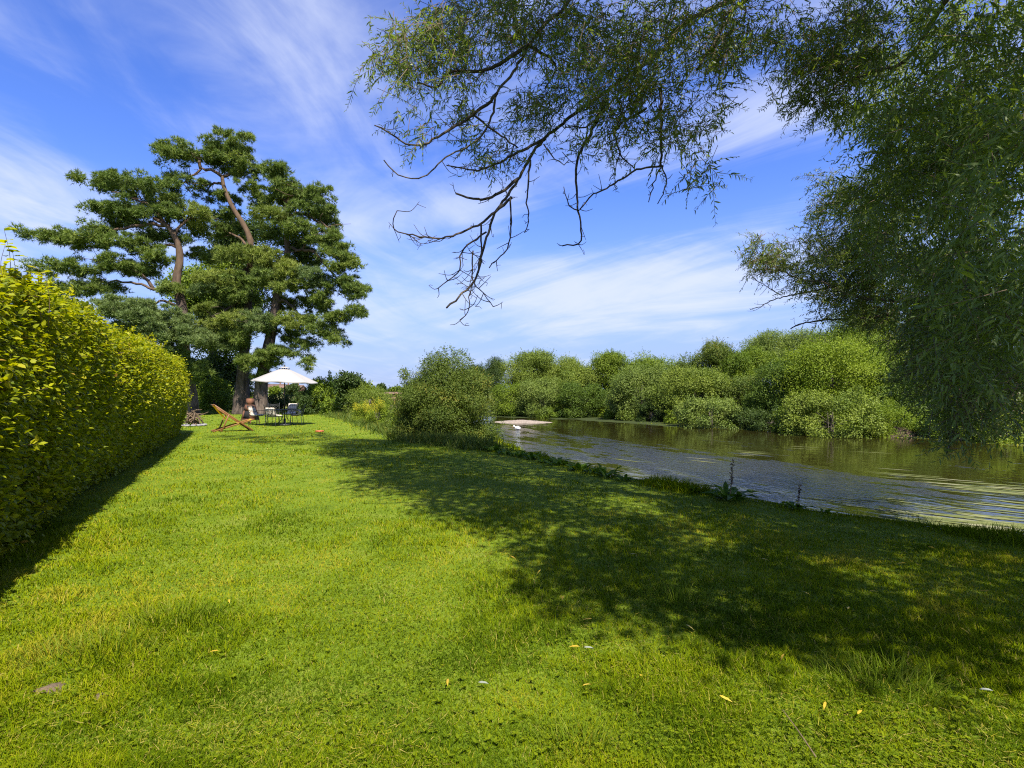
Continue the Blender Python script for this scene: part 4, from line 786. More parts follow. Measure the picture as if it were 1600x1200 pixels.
# upper crown, above the view: it is what shades the lawn
def inpoly(x, y, poly):
    ins = np.zeros(len(x), bool); p = np.asarray(poly, float)
    for i in range(len(p)):
        a, b = p[i], p[(i+1) % len(p)]; c = (a[1] <= y) != (b[1] <= y); ins ^= c & (x < a[0]+(y-a[1])*(b[0]-a[0])/(b[1]-a[1]+1e-9))
    return ins
SH = [gnd(*p)[:2] for p in [(470, 700), (560, 738), (610, 772), (650, 800), (770, 850), (745, 912), (800, 940), (880, 962), (1000, 992), (1150, 1022), (1300, 1058), (1450, 1078), (1600, 1092), (1780, 1112), (1900, 1000), (1800, 860), (1600, 800), (1250, 745), (900, 702), (760, 690), (640, 688), (540, 684)]]
SH2 = [gnd(*p)[:2] for p in [(310, 682), (420, 675), (545, 677), (545, 690), (440, 696), (380, 690)]]
def shade(poly, n, nleaf, inset, rr):
    P = np.asarray(poly); lo, hi = P.min(0), P.max(0); x = rng.uniform(lo[0], hi[0], n*6); y = rng.uniform(lo[1], hi[1], n*6)
    ok = inpoly(x, y, poly)
    for a in np.arange(0, 2*PI, .8): ok &= inpoly(x+inset*math.cos(a), y+inset*math.sin(a), poly)
    x, y = x[ok][:n], y[ok][:n]
    for k in range(len(x)):
        if 6.2 < y[k] < 11.5 and -2.2 < x[k] < 2.8 and rng.random() < .25: continue      # the low limb shades this part itself
        r = rr*rng.uniform(.7, 1.3); t = 6.0
        while True:
            p = np.array([x[k], y[k], 0])+SV*t
            if p[1] < .8 or (p[2]-H-r*1.6)/p[1] > .76: break
            t += .3
        p = np.array([x[k], y[k], 0])+SV*(t+rng.uniform(.4, 3.6)); d = rdir(nleaf); q = p+d*r*(rng.random((nleaf, 1))**.4)
        leaves(wl, q, nrm(rng.normal(size=(nleaf, 3))+np.array([0, 0, -.5])), nrm(SV+.7*rng.normal(size=(nleaf, 3))), .17*rng.uniform(.7, 1.2, nleaf), .055, T_LANCE, rng.random(nleaf))
shade(SH, 1050, 84, .28, .58); shade(SH2, 40, 80, .2, .5)
wl.build('crown', M['willow'], willow, WB); tw.build('twig', M['twig'], willow, WB)

# ------------------------------------------------------------------ plants on the lip of the bank
def dock(px, py, h, nleaf, lab, stalk=True, dy=0):
    p = gnd(px, py); p[2] = float(hgt(p[0], p[1])); root = empty('dock_plant', p, lab, 'plant', 'leafy plants on the near bank'); mb = MB()
    a = rng.uniform(0, 2*PI, nleaf); lean = rng.uniform(.3, 1.9, nleaf); P = p+np.stack([.13*np.cos(a+.7), .13*np.sin(a+.7), 0*a], -1)*rng.random((nleaf, 1))*h/.3
    D = np.stack([np.cos(a)*lean, np.sin(a)*lean, np.ones(nleaf)], -1)
    leaves(mb, P, D, np.stack([-np.cos(a), -np.sin(a), lean+.3], -1)+.2*rng.normal(size=(nleaf, 3)), h*rng.uniform(.35, 1.0, nleaf), h*rng.uniform(.2, .34, nleaf), T_DOCK, rng.random(nleaf))
    mb.build('foliage', M['dock'], root, p)
    if stalk:
        sb = MB(); top = p+np.array([.05, 0, h*1.45]); tube(sb, spline([p, (p+top)/2+.02, top], .05), [.006, .003], 5)
        n = 60; q = rng.uniform(.35, 1, n)[:, None]; leaves(sb, p+(top-p)*q, rdir(n)+np.array([0, 0, .4]), rdir(n), .05*h/.4, .02, T_DIA, rng.random(n)); sb.build('flower_stalk', M['twig'], root, p)
for (px, py, h, nl, lab, stk) in ((1140, 772, .40, 26, 'bushiest dark dock plant with a seed stalk on the bank edge', True), (1085, 762, .22, 12, 'small dock plant left of the bushiest one', False), (1035, 756, .18, 7, 'smallest sparse dock plant on the bank edge', False),
                                  (948, 738, .34, 20, 'low dock plant where the lawn meets the silver water', False), (905, 728, .34, 22, 'spreading dock plant before the silver water', False), (872, 720, .36, 22, 'broad leaved dock plant midway to the olive bush', False), (830, 712, .34, 20, 'dark dock plant second from the olive bush', False),
                                  (790, 706, .34, 20, 'dark dock plant closest to the olive bush', False), (1245, 783, .24, 22, 'weedy plant with a tall thin stem near the shade', True), (925, 733, .26, 24, 'ragged dock plant between two broad ones', False), (850, 716, .28, 24, 'ragged dock plant beside the broad leaved one', False), (810, 709, .30, 26, 'bushy dock plant a little out from the olive bush', False), (770, 701, .34, 26, 'dock plant touching the foot of the olive bush', False), (975, 744, .22, 18, 'dock plant at the corner of the silver water', False), (1290, 786, .16, 14, 'low weedy plant on the shaded bank edge', False)):
    dock(px, py, h, nl, lab, stk)
wd = MB()       # rough weeds along the foot of the bushes
ix = rng.random(15000); line = np.array([gnd(745, 700)[:2], gnd(690, 694)[:2], gnd(640, 690)[:2], gnd(585, 672)[:2], gnd(545, 656)[:2], gnd(505, 648)[:2], gnd(430, 646.5)[:2], gnd(300, 647)[:2]])
sgi = ix*(len(line)-1.001); P2 = np.array([line[int(s_)]*(1-s_ % 1)+line[int(s_)+1]*(s_ % 1) for s_ in sgi]); x = P2[:, 0]+rng.normal(.25, .35, len(ix)); y = P2[:, 1]+rng.normal(.25, .35, len(ix)); n = len(x)
leaves(wd, np.stack([x, y, hgt(x, y)-.02], -1), np.stack([rng.normal(0, .5, n), rng.normal(0, .5, n), np.ones(n)], -1), rdir(n), rng.uniform(.08, .42, n)*(.4+vnoise(x, y, 1.2, 71)), .028, T_BLADE3, np.clip(rng.normal(.5, .25, n), 0, 1))
tag(wd.build('weeds', M['green_olive']), 'rough weeds along the edge of the lawn', 'weeds', kind='stuff')

# ------------------------------------------------------------------ floating weed on the river
fw = MB()
def mat_patch(cx, cy, L, W, ang):
    n = 26; a = np.arange(n)/n*2*PI; r = 1+.28*rng.normal(size=n); V = np.stack([L*np.cos(a)*r, W*np.sin(a)*r, 0*a], -1)@rotz(ang).T+np.array([cx, cy, WATER+.006+.004*rng.random()])
    fw.add(np.vstack([V, [[cx, cy, WATER+.01]]]), [[n, k, (k+1) % n] for k in range(n)], rng.random())
def wpt(px, py): Y = F*(H-WATER)/(py-HZ); return (px-800)/F*Y, Y
for (px, py, spx, L, W, cnt) in ((1500, 812, 95, .32, .05, 60), (1560, 826, 70, .30, .07, 46), (1420, 800, 50, .3, .03, 12), (1580, 766, 50, .5, .06, 18), (1520, 762, 50, .5, .04, 10), (1420, 745, 50, .5, .03, 8), (1180, 712, 60, .5, .03, 8), (1080, 722, 60, .4, .03, 6), (1130, 765, 70, .35, .04, 14), (1040, 752, 50, .4, .05, 12), (1345, 782, 60, .5, .03, 8), (1460, 790, 40, .5, .03, 8), (1590, 792, 40, .5, .04, 10), (1290, 700, 60, .6, .03, 6)):
    for _ in range(cnt):
        x, y = wpt(px+rng.normal(0, spx*.6), py+rng.normal(0, 5.0)); s_ = rng.uniform(.3, 1.5)
        if sdist(np.array([x]), np.array([y]))[0] > .3: mat_patch(x, y, L*s_, W*s_*rng.uniform(.6, 1.5), R(-38)+rng.normal(0, .12))
tag(fw.build('floating_weed', leafmat('algae', [(0, (.07, .085, .02)), (.7, (.14, .15, .04)), (1, (.24, .23, .13))], .1, .8, .2)), 'pale green scum drifting on the river near the bank', 'water weed', kind='stuff')

# ------------------------------------------------------------------ fallen leaves and twig
lit = [(360, 942), (470, 883), (340, 1025), (517, 883), (1250, 1018)]
for (px, py) in [(358, 942), (342, 1024), (805, 880), (905, 1018), (1000, 1065), (1124, 1097), (910, 1080), (1290, 1108), (700, 1068), (1340, 1128), (1390, 930), (1358, 928), (880, 938), (1190, 878), (1265, 935), (1325, 958), (1500, 990), (1545, 928), (925, 975), (1072, 983), (1225, 1030), (1415, 882), (1450, 850), (985, 872), (845, 897)]:
    p = gnd(px, py); p[2] = float(hgt(p[0], p[1]))+.045; mb = MB(); a = rng.uniform(0, 2*PI)
    leaves(mb, p[None], [[math.cos(a), math.sin(a), rng.normal(0, .15)]], [[.2*rng.normal(), .2*rng.normal()-.15, 1]], .065, .014, T_WILLOW, rng.uniform(0, .7))
    sunny = not bool(inpoly(np.array([p[0]]), np.array([p[1]]), SH)[0])
    tag(mb.build('fallen_leaf', M['litter'], loc=p), 'narrow yellow leaf fallen on the sunlit grass' if sunny else 'narrow yellow leaf fallen on the grass in willow shade', 'leaf', 'yellow leaves on sunlit grass' if sunny else 'yellow leaves on shaded grass')
for (px, py, lab) in ((747, 1071, 'pale silvery leaf alone on bright near lawn'), (1530, 1083, 'pale grey leaf at the rim of the willow shade'), (912, 1017, 'pale curled leaf at the tip of the sunny patch')):
    p = gnd(px, py); p[2] = float(hgt(p[0], p[1]))+.05; p[2] -= .015; mb = MB(); leaves(mb, p[None], [[1, -.35, .1]], [[0, -.4, 1]], .06, .014, T_OVAL, .98); tag(mb.build('fallen_leaf', M['litter'], loc=p), lab, 'leaf')
p0, p1, p2 = gnd(1222, 1125), gnd(1245, 1160), gnd(1275, 1198); tb = MB(); zz_ = np.array([0, 0, .05]); tube(tb, spline([p0+zz_, p1+zz_*1.2, p2+zz_*.8], .04), [.002, .003], 5); tag(tb.build('fallen_twig', M['twig'], loc=p1), 'thin dry twig lying on the sunny near lawn', 'twig')

# ------------------------------------------------------------------ deck chair
def place(parts, root_loc, yaw):
    pass
dc = gnd(366, 673.5); dc[1] -= .1; deck = empty('deck_chair', dc, 'wooden deck chair with yellow canvas sling on the lawn', 'deck chair'); deck.rotation_euler.z = R(38); O0 = np.zeros(3)
W2 = .30
def frame(name, fn):
    mb = MB(); fn(mb); return mb.build(name, M['teak'], deck, sm=False)
frame('back_frame', lambda m: [bar(m, (-.70, s*W2, 1.04), (.66, s*W2, .015), .028, .055) for s in (-1, 1)]+[tube(m, [(-.70, -W2-.05, 1.04), (-.70, W2+.05, 1.04)], [.024], 10), tube(m, [(.45, -W2, .16), (.45, W2, .16)], [.016], 8)])
frame('seat_frame', lambda m: [bar(m, (-.72, s*(W2-.04), .03), (.72, s*(W2-.04), .46), .026, .05) for s in (-1, 1)]+[tube(m, [(.70, -W2, .455), (.70, W2, .455)], [.022], 10), tube(m, [(-.70, -W2, .035), (-.70, W2, .035)], [.016], 8)])
frame('prop_frame', lambda m: [bar(m, (-.20, s*(W2+.035), .66), (-.46, s*(W2+.035), .015), .024, .05) for s in (-1, 1)]+[tube(m, [(-.45, -W2-.03, .05), (-.45, W2+.03, .05)], [.016], 8)])
sl = MB(); ts = np.linspace(0, 1, 26); prof = np.array([(-.69, 1.05), (-.52, .80), (-.28, .52), (.0, .36), (.25, .31), (.5, .36), (.71, .475)]); pr = spline(np.c_[prof, np.zeros(len(prof))], .05)[:, :2]; m_ = len(pr)
V = np.array([[x, y, z] for (x, z) in pr for y in np.linspace(-W2+.05, W2-.05, 5)]); ii = np.meshgrid(np.arange(m_-1), np.arange(4), indexing='ij'); Q = np.stack([ii[0]*5+ii[1], (ii[0]+1)*5+ii[1], (ii[0]+1)*5+ii[1]+1, ii[0]*5+ii[1]+1], -1)
sl.quad(V, Q); sl.quad(V+[0, 0, -.004], Q[..., ::-1]); sl.build('sling', M['sling'], deck, sm=True)

# ------------------------------------------------------------------ patio set
TC = gnd(444.7, 664.5); TC[2] = 0
par = empty('parasol', TC, 'large cream parasol open over the patio table', 'parasol')
pb = MB(); tube(pb, [(0, 0, .06), (0, 0, 2.66)], [.024], 10); pb.build('pole', M['pole'], par, sm=True)
bs = MB(); lathe(bs, [(0, .0), (.26, .0), (.27, .03), (.24, .06), (.06, .08), (.05, .30), (.028, .30)], n=24); bs.build('base', M['iron'], par, sm=True)
cv = MB(); nr, nsd = 12, 8; zt, ze, Rr = 2.60, 2.02, 1.46; V = []; tilt = .035
for k in range(nr+1):
    q = k/nr; rad = .16+(Rr-.16)*q; z = zt-(zt-ze)*q**1.08
    for a in range(nsd*4):
        th = a/(nsd*4)*2*PI+.2; f = (a % 4)/4; sag = (1-abs(2*f-1) if f else 0); pol = math.cos(PI/nsd)/math.cos((f*2*PI/nsd)-PI/nsd); V.append([rad*pol*math.cos(th), rad*pol*math.sin(th), z-.035*sag*q-tilt*rad*math.cos(th)])
V = np.array(V); n_ = nsd*4; ii = np.meshgrid(np.arange(nr), np.arange(n_), indexing='ij'); j2 = (ii[1]+1) % n_; Q = np.stack([ii[0]*n_+ii[1], (ii[0]+1)*n_+ii[1], (ii[0]+1)*n_+j2, ii[0]*n_+j2], -1)
cv.quad(V, Q, .6); cv.quad(V+[0, 0, -.006], Q[..., ::-1], .4)
E = V[-n_:]; E2 = E+np.array([0, 0, -.035]); cv.quad(np.vstack([E, E2]), [[k, k+n_, n_+(k+1) % n_, (k+1) % n_] for k in range(n_)], .5); canopy = cv.build('canopy', M['canvas'], par)
vt = MB(); lathe(vt, [(.0, 2.71), (.10, 2.695), (.235, 2.645), (.24, 2.635), (.10, 2.68), (0, 2.69)], n=16); vt.build('vent_cap', M['canvas'], canopy, sm=False)
for a in range(8): vs = MB(); th = a/8*2*PI; bar(vs, (.19*math.cos(th), .19*math.sin(th), 2.55), (.22*math.cos(th), .22*math.sin(th), 2.645), .05, .01); vs.build('vent_strut', M['brick'], canopy)
fi = MB(); lathe(fi, [(0.001, 2.66), (.02, 2.69), (.035, 2.73), (.03, 2.77), (.001, 2.80)], n=12); fi.build('finial', M['pole'], par, sm=True)
for a in range(8):
    th = a/8*2*PI+.2; rb = MB(); bar(rb, (.03*math.cos(th), .03*math.sin(th), 2.585), (1.42*math.cos(th), 1.42*math.sin(th), 2.025-tilt*1.4*math.cos(th)), .014, .02); rb.build('rib', M['pole'], par)
tab = empty('patio_table', TC, 'round wrought iron patio table under the parasol', 'table')
tp = MB(); lathe(tp, [(.03, .705), (.50, .705), (.515, .715), (.515, .73), (.50, .738), (.03, .738), (.03, .705)], n=36); tp.build('table_top', M['iron'], tab, sm=False)
for a in range(4):
    th = a/4*2*PI+.5; lb = MB(); c, s_ = math.cos(th), math.sin(th); tube(lb, spline([(.10*c, .10*s_, .70), (.08*c, .08*s_, .40), (.20*c, .20*s_, .20), (.42*c, .42*s_, .02), (.47*c, .47*s_, .03)], .05), [.014], 6); lb.build('leg', M['iron'], tab, sm=True)
def chair(loc, yaw, label):
    """iron chair facing +X"""
    r_ = empty('patio_chair', loc, label, 'chair', 'iron chairs round the patio table'); r_.rotation_euler.z = yaw; w = .25
    seat = MB(); [bar(seat, (-.22, y, .43), (.24, y, .43), .012, .008) for y in np.linspace(-w, w, 11)]; bar(seat, (.24, -w-.01, .43), (.24, w+.01, .43), .018, .018); bar(seat, (-.22, -w-.01, .43), (-.22, w+.01, .43), .018, .018); seat.build('seat', M['iron'], r_)
    for sx, sy in ((1, 1), (1, -1), (-1, 1), (-1, -1)):
        lb = MB(); tube(lb, spline([(sx*.225, sy*w, .43), (sx*.24, sy*(w+.01), .22), (sx*.27, sy*(w+.03), 0)], .06), [.013, .011], 6); lb.build('leg', M['iron'], r_, sm=True)
    bk = MB()
    for s_ in (-1, 1): tube(bk, spline([(-.22, s_*w, .43), (-.27, s_*w, .70), (-.36, s_*(w+.01), .97), (-.38, s_*(w+.02), .99)], .06), [.013], 6)
    tube(bk, spline([(-.345, -w, .93), (-.34, 0, .905), (-.345, w, .93)], .05), [.012], 6); tube(bk, spline([(-.33, -w, .87), (-.325, 0, .855), (-.33, w, .87)], .05), [.009], 6)
    for s_ in (-1, 1):
        tube(bk, spline([(-.32, s_*w, .85), (-.28, s_*.05, .70), (-.25, s_*.10, .55), (-.225, s_*.22, .45)], .05), [.008], 5); tube(bk, spline([(-.325, -s_*.02, .85), (-.29, s_*.16, .70), (-.25, s_*.02, .55), (-.225, s_*.04, .44)], .05), [.008], 5)
    bk.build('backrest', M['iron'], r_, sm=True)
    am = {}
    for s_ in (-1, 1):
        ab = MB(); tube(ab, spline([(-.28, s_*(w+.01), .68), (.0, s_*(w+.04), .67), (.20, s_*(w+.03), .65), (.235, s_*w, .60), (.225, s_*w, .43)], .05), [.011], 6); ab.build('armrest', M['iron'], r_, sm=True)
    return r_
def cyaw(p, tgt): return math.atan2(tgt[1]-p[1], tgt[0]-p[0])
def gp(px, Y): return np.array([(px-800)/F*Y, Y, 0.0])
ch = {}
for key, px, Y, yaw, lab in (('front', 428, 24.35, R(78), 'iron chair nearest the camera with its back turned'), ('left', 402, 25.3, R(-14), 'iron chair side on between chiminea and table'), ('rearleft', 427, 27.0, R(-70), 'iron chair with bare backrest on the far side of the table'),
                             ('rear', 452, 26.9, R(-104), 'iron chair behind the table holding the upright cushion'), ('right', 464, 25.3, R(192), 'iron chair on the river side of the table')):
    p = gp(px, Y); ch[key] = (p, yaw); chair(p, yaw, lab)
def cushion(key, prof, w, th, label, dy=0, twist=0):
    p, yaw = ch[key]; pr = spline(np.c_[np.asarray(prof, float), np.zeros(len(prof))], .04)[:, :2]; m_ = len(pr); T_ = np.gradient(pr, axis=0); T_ /= np.linalg.norm(T_, axis=1)[:, None]; Nn = np.stack([-T_[:, 1], T_[:, 0]], 1)
    ns = 20; mb = MB(); V = []
    for k in range(m_):
        e = min(k, m_-1-k); tk = th*(.35+.65*min(1, (e/2.0)**.6)) if e < 3 else th*(1-.12*(k % 6 == 0))
        for a in range(ns):
            an = a/ns*2*PI; cx = math.copysign(abs(math.cos(an))**.5, math.cos(an))*w/2; cz = math.copysign(abs(math.sin(an))**.8, math.sin(an))*tk/2
            q = pr[k]+Nn[k]*cz; V.append([q[0], cx+dy+twist*(k/m_-.5), q[1]])
    ii = np.meshgrid(np.arange(m_-1), np.arange(ns), indexing='ij'); j2 = (ii[1]+1) % ns; V = np.array(V)
    mb.quad(V, np.stack([ii[0]*ns+ii[1], ii[0]*ns+j2, (ii[0]+1)*ns+j2, (ii[0]+1)*ns+ii[1]], -1))
    n0 = len(V); mb.add(np.vstack([V[:ns], V[:ns].mean(0), V[-ns:], V[-ns:].mean(0)]), [[ns, (k+1) % ns, k] for k in range(ns)]+[[2*ns+1, ns+1+k, ns+1+(k+1) % ns] for k in range(ns)])
    o = mb.build('chair_cushion', M['plaid'], sm=True); o.location = p; o.rotation_euler.z = yaw; tag(o, label, 'cushion', 'plaid cushions on the patio chairs')
cushion('left', [(.22, .475), (.0, .47), (-.16, .48), (-.22, .56), (-.30, .74), (-.38, .88)], .46, .085, 'plaid cushion leaning back on the chair beside the chiminea')
cushion('front', [(.20, .475), (.0, .475), (-.15, .49), (-.19, .58), (-.22, .72), (-.20, .84)], .50, .10, 'pale plaid cushion slumped in the nearest chair', 0, .10)
cushion('rear', [(.20, .475), (.0, .475), (-.17, .485), (-.21, .58), (-.24, .75), (-.29, .96)], .50, .09, 'plaid cushion standing upright behind the table')
cushion('right', [(.24, .475), (.05, .475), (-.08, .50), (-.13, .60), (-.06, .68), (.03, .62)], .48, .085, 'pale plaid cushion folded over in the river side chair')

# ------------------------------------------------------------------ chiminea
cp = gnd(391, 661); chim = empty('chiminea', cp, 'tall rusty steel chiminea behind the deck chair', 'chiminea'); chim.rotation_euler.z = R(-18)
def frustum(mb, z0, z1, a0, a1, d0=None, d1=None, off=0):
    d0 = d0 or a0; d1 = d1 or a1
    V = [(-a0, -d0, z0), (a0, -d0, z0), (a0, d0, z0), (-a0, d0, z0), (-a1, -d1+off, z1), (a1, -d1+off, z1), (a1, d1+off, z1), (-a1, d1+off, z1)]
    mb.quad(V, [[0, 1, 5, 4], [1, 2, 6, 5], [2, 3, 7, 6], [3, 0, 4, 7], [3, 2, 1, 0], [4, 5, 6, 7]])
# fire box: left, back and right plates plus a front plate with a mouth
bd = MB(); za, zb_, aa, ab = .16, .92, .30, .16
def plate(mb, pts, thick):
    pts = np.asarray(pts, float); nn = nrm(np.cross(pts[1]-pts[0], pts[2]-pts[0])); V = np.vstack([pts, pts-nn*thick]); m_ = len(pts)
    mb.quad(V, [[0, 1, 2, 3], [7, 6, 5, 4]]+[[k, k+m_, (k+1) % m_+m_, (k+1) % m_] for k in range(m_)])
def fw_(z): return aa+(ab-aa)*(z-za)/(zb_-za)
plate(bd, [(-aa, aa, za), (-aa, -aa, za), (-ab, -ab, zb_), (-ab, ab, zb_)], .012); plate(bd, [(aa, -aa, za), (aa, aa, za), (ab, ab, zb_), (ab, -ab, zb_)], .012); plate(bd, [(aa, aa, za), (-aa, aa, za), (-ab, ab, zb_), (ab, ab, zb_)], .012)
for (x0, x1, z0, z1) in ((-1, -.62, .22, .62), (.62, 1, .22, .62), (-1, 1, .16, .22), (-1, 1, .62, .92)): plate(bd, [(x0*fw_(z0), -fw_(z0), z0), (x1*fw_(z0), -fw_(z0), z0), (x1*fw_(z1), -fw_(z1), z1), (x0*fw_(z1), -fw_(z1), z1)], .012)
box(bd, (0, 0, za+.006), (.58, .58, .012), None, .002); body = bd.build('fire_box', M['rust'], chim)
ho = MB(); frustum(ho, .19, .62, .262, .20); ho.build('sooty_lining', M['soot'], body)
fl_ = MB(); frustum(fl_, .915, 1.22, .163, .112); box(fl_, (0, 0, 1.222), (.236, .236, .012), None, .003); fl_.build('chimney', M['rust'], chim)
for sx, sy in ((1, 1), (1, -1), (-1, 1), (-1, -1)):
    lg = MB(); bar(lg, (sx*.27, sy*.27, .17), (sx*.31, sy*.31, 0), .035, .035, (1, 0, 0)); lg.build('leg', M['rust'], chim)

# ------------------------------------------------------------------ brush pile on a stone fire ring
bp = gnd(297, 666); bp[1] += .25; ring = empty('fire_ring', bp, 'pale stone fire ring holding brushwood by the hedge end', 'fire ring')
for k in range(12):
    a = k/12*2*PI; sb = MB(); box(sb, (.46*math.cos(a), .46*math.sin(a), .04), (.18, .20, .09), rotz(a), .03); sb.build('stone', M['stone'], ring)
for k in range(44):
    a = rng.uniform(0, 2*PI); r0 = rng.uniform(.15, .42); z0 = rng.uniform(.05, .28); b = bp+np.array([r0*math.cos(a), r0*math.sin(a), z0]); ln = rng.uniform(.4, .9); d = nrm(np.array([-math.cos(a)*.8+.4*rng.normal(), -math.sin(a)*.8+.4*rng.normal(), rng.uniform(.1, .9)]))
    e = b+d*ln; e[2] = min(e[2], .74); sb = MB(); tube(sb, spline([b, (b+e)/2+.09*rng.normal(size=3)+np.array([0, 0, .07]), e], .08), [rng.uniform(.02, .038), .01], 6, jit=.1)
    tag(sb.build('dry_stick', M['twig'], loc=b, sm=True), 'dry brown stick in the brushwood heap by the hedge end', 'stick', 'sticks heaped on the fire ring')
od = gnd(499.5, 675.8); mb = MB(); lathe(mb, [(.001, .05), (.12, .05), (.15, .042), (.165, .02), (.16, .005), (.13, .03), (.001, .035)], n=28)
for v in mb.V: v += np.array([0, 0, .03])
o = mb.build('throwing_disc', M['orange'], sm=True); o.location = od; tag(o, 'flat orange disc left lying on the lawn', 'disc')

# ------------------------------------------------------------------ white bird on the river
bx, by = wpt(806, 671.5); bird = empty('water_bird', (bx, by, WATER), 'white water bird floating below the gravel bar', 'bird')
bm_ = MB(); tube(bm_, spline([(-.02, 0, .05), (.03, 0, .09), (.12, 0, .12), (.22, 0, .10), (.30, 0, .12)], .02), [.05, .11, .13, .10, .02], 14)
tube(bm_, spline([(.02, 0, .12), (-.08, 0, .22), (-.13, 0, .24), (-.18, 0, .19)], .02), [.05, .035, .035, .04, .02], 10)
bm_.build('body', M['white'], bird, sm=True); bk_ = MB(); tube(bk_, [(-.17, 0, .19), (-.245, 0, .165)], [.018, .006], 8); bk_.build('beak', M['beak'], bird, sm=True)

# ------------------------------------------------------------------ distance: houses, wall, car
def house(px, Y, wdt, dep, eave, ridge, wall, label, yaw):
    X = (px-800)/F*Y; zb = float(hgt(X, Y)); r_ = empty('house', (X, Y, zb), label, 'house', 'houses far beyond the field'); r_.rotation_euler.z = yaw; w, d = wdt/2, dep/2
    mb = MB(); V = [(-w, -d, -.3), (w, -d, -.3), (w, d, -.3), (-w, d, -.3), (-w, -d, eave), (w, -d, eave), (w, d, eave), (-w, d, eave), (-w, 0, ridge), (w, 0, ridge)]
    mb.add(V, [[0, 1, 5], [0, 5, 4], [2, 3, 7], [2, 7, 6], [1, 2, 6], [1, 6, 5], [5, 6, 9], [3, 0, 4], [3, 4, 7], [4, 8, 7]]); mb.build('wall', M[wall], r_)
    rf = MB(); e = .35
    for s_ in (-1, 1):
        a_ = np.array([(-w-e, s_*(d+e), eave-.12), (w+e, s_*(d+e), eave-.12), (w+e, 0, ridge+.06), (-w-e, 0, ridge+.06)]); 
        if s_ > 0: a_ = a_[::-1]
        plate(rf, a_+np.array([0, 0, .1]), .12)
    roof = rf.build('roof', M['tile'], r_); cm = MB(); box(cm, (w*.5, 0, ridge+.5), (.6, .6, 1.4), None, .03); cm.build('chimney', M['brick'], roof)
    for fx in (-.55, 0, .55):
        for fz in (.28, .74):
            if fx == 0 and fz < .5: continue
            wb = MB(); box(wb, (fx*w, -d-.01, eave*fz+.1), (1.1, .06, 1.1), None, .01); f_ = wb.build('window', M['render'], r_); gb_ = MB(); box(gb_, (fx*w, -d-.045, eave*fz+.1), (.92, .03, .92), None, .005); gb_.build('pane', M['window'], f_)
    db = MB(); box(db, (0, -d-.02, 1.0), (.95, .06, 2.0), None, .01); db.build('door', M['door'], r_)
house(443, 270, 9, 7, 2.9, 4.8, 'brick', 'distant red brick house just left of the parasol pole', .2)
house(459, 280, 10, 7, 2.8, 4.6, 'brick', 'distant red brick house just right of the parasol pole', -.15)
house(432, 300, 8, 7, 3.2, 5.4, 'render', 'distant pale house close to the leaning trunk', .1)
wallo = empty('brick_wall', (*gp(614, 62)[:2], 0), 'low distant brick wall with a tiled coping beyond the bushes', 'wall'); mb = MB(); box(mb, (0, 0, .55), (4.6, .3, 1.5), None, .02); mb.build('masonry', M['brick'], wallo)
mb = MB(); plate(mb, [(-2.4, -.35, 1.3), (2.4, -.35, 1.3), (2.4, 0, 1.52), (-2.4, 0, 1.52)], .04); plate(mb, [(-2.4, 0, 1.52), (2.4, 0, 1.52), (2.4, .35, 1.3), (-2.4, .35, 1.3)], .04); mb.build('coping', M['tile'], wallo)
cX, cY = (509-800)/F*165, 165; cz = float(hgt(cX, cY)); car = empty('parked_car', (cX, cY, cz), 'silver car parked beyond the bushes right of the parasol', 'car'); car.rotation_euler.z = R(8)
def loft(mb, secs):
    secs = np.asarray(secs, float); m_, k = secs.shape[:2]; V = secs.reshape(-1, 3); ii = np.meshgrid(np.arange(m_-1), np.arange(k), indexing='ij'); j2 = (ii[1]+1) % k
    mb.quad(V, np.stack([ii[0]*k+ii[1], (ii[0]+1)*k+ii[1], (ii[0]+1)*k+j2, ii[0]*k+j2], -1)); mb.add(V[:k], [[0, q, q+1] for q in range(1, k-1)]); mb.add(V[-k:], [[0, q+1, q] for q in range(1, k-1)])
def sec(x, w, z0, z1): return [(x, -w, z0), (x, w, z0), (x, w, z1-.08), (x, w-.08, z1), (x, -w+.08, z1), (x, -w, z1-.08)]
mb = MB(); loft(mb, [sec(-2.1, .75, .4, .8), sec(-1.9, .85, .25, .92), sec(0, .87, .22, .95), sec(1.2, .86, .24, .92), sec(1.95, .8, .28, .78), sec(2.1, .7, .4, .65)]); cb = mb.build('body', M['carpaint'], car)
mb = MB(); loft(mb, [sec(-1.9, .72, .9, .98), sec(-1.4, .68, .9, 1.42), sec(-.2, .68, .9, 1.46), sec(.5, .66, .9, 1.38), sec(1.2, .72, .9, .96)]); mb.build('cabin', M['window'], car)
mb = MB(); box(mb, (-.45, 0, 1.47), (1.5, 1.25, .04), None, .015); mb.build('roof', M['carpaint'], car)
for sx in (-1.3, 1.3):
    for sy in (-1, 1):
        mb = MB(); tube(mb, [(sx, sy*.70, .31), (sx, sy*.88, .31)], [.31], 20); wh = mb.build('wheel', M['tyre'], car); mb = MB(); tube(mb, [(sx, sy*.875, .31), (sx, sy*.895, .31)], [.19], 16); mb.build('rim', M['carpaint'], wh)
for sy in (-1, 1):
    mb = MB(); box(mb, (-2.02, sy*.68, .80), (.12, .22, .14), None, .02); mb.build('tail_light', M['redlamp'], car); mb = MB(); box(mb, (2.03, sy*.58, .62), (.12, .3, .12), None, .02); mb.build('headlight', M['render'], car)

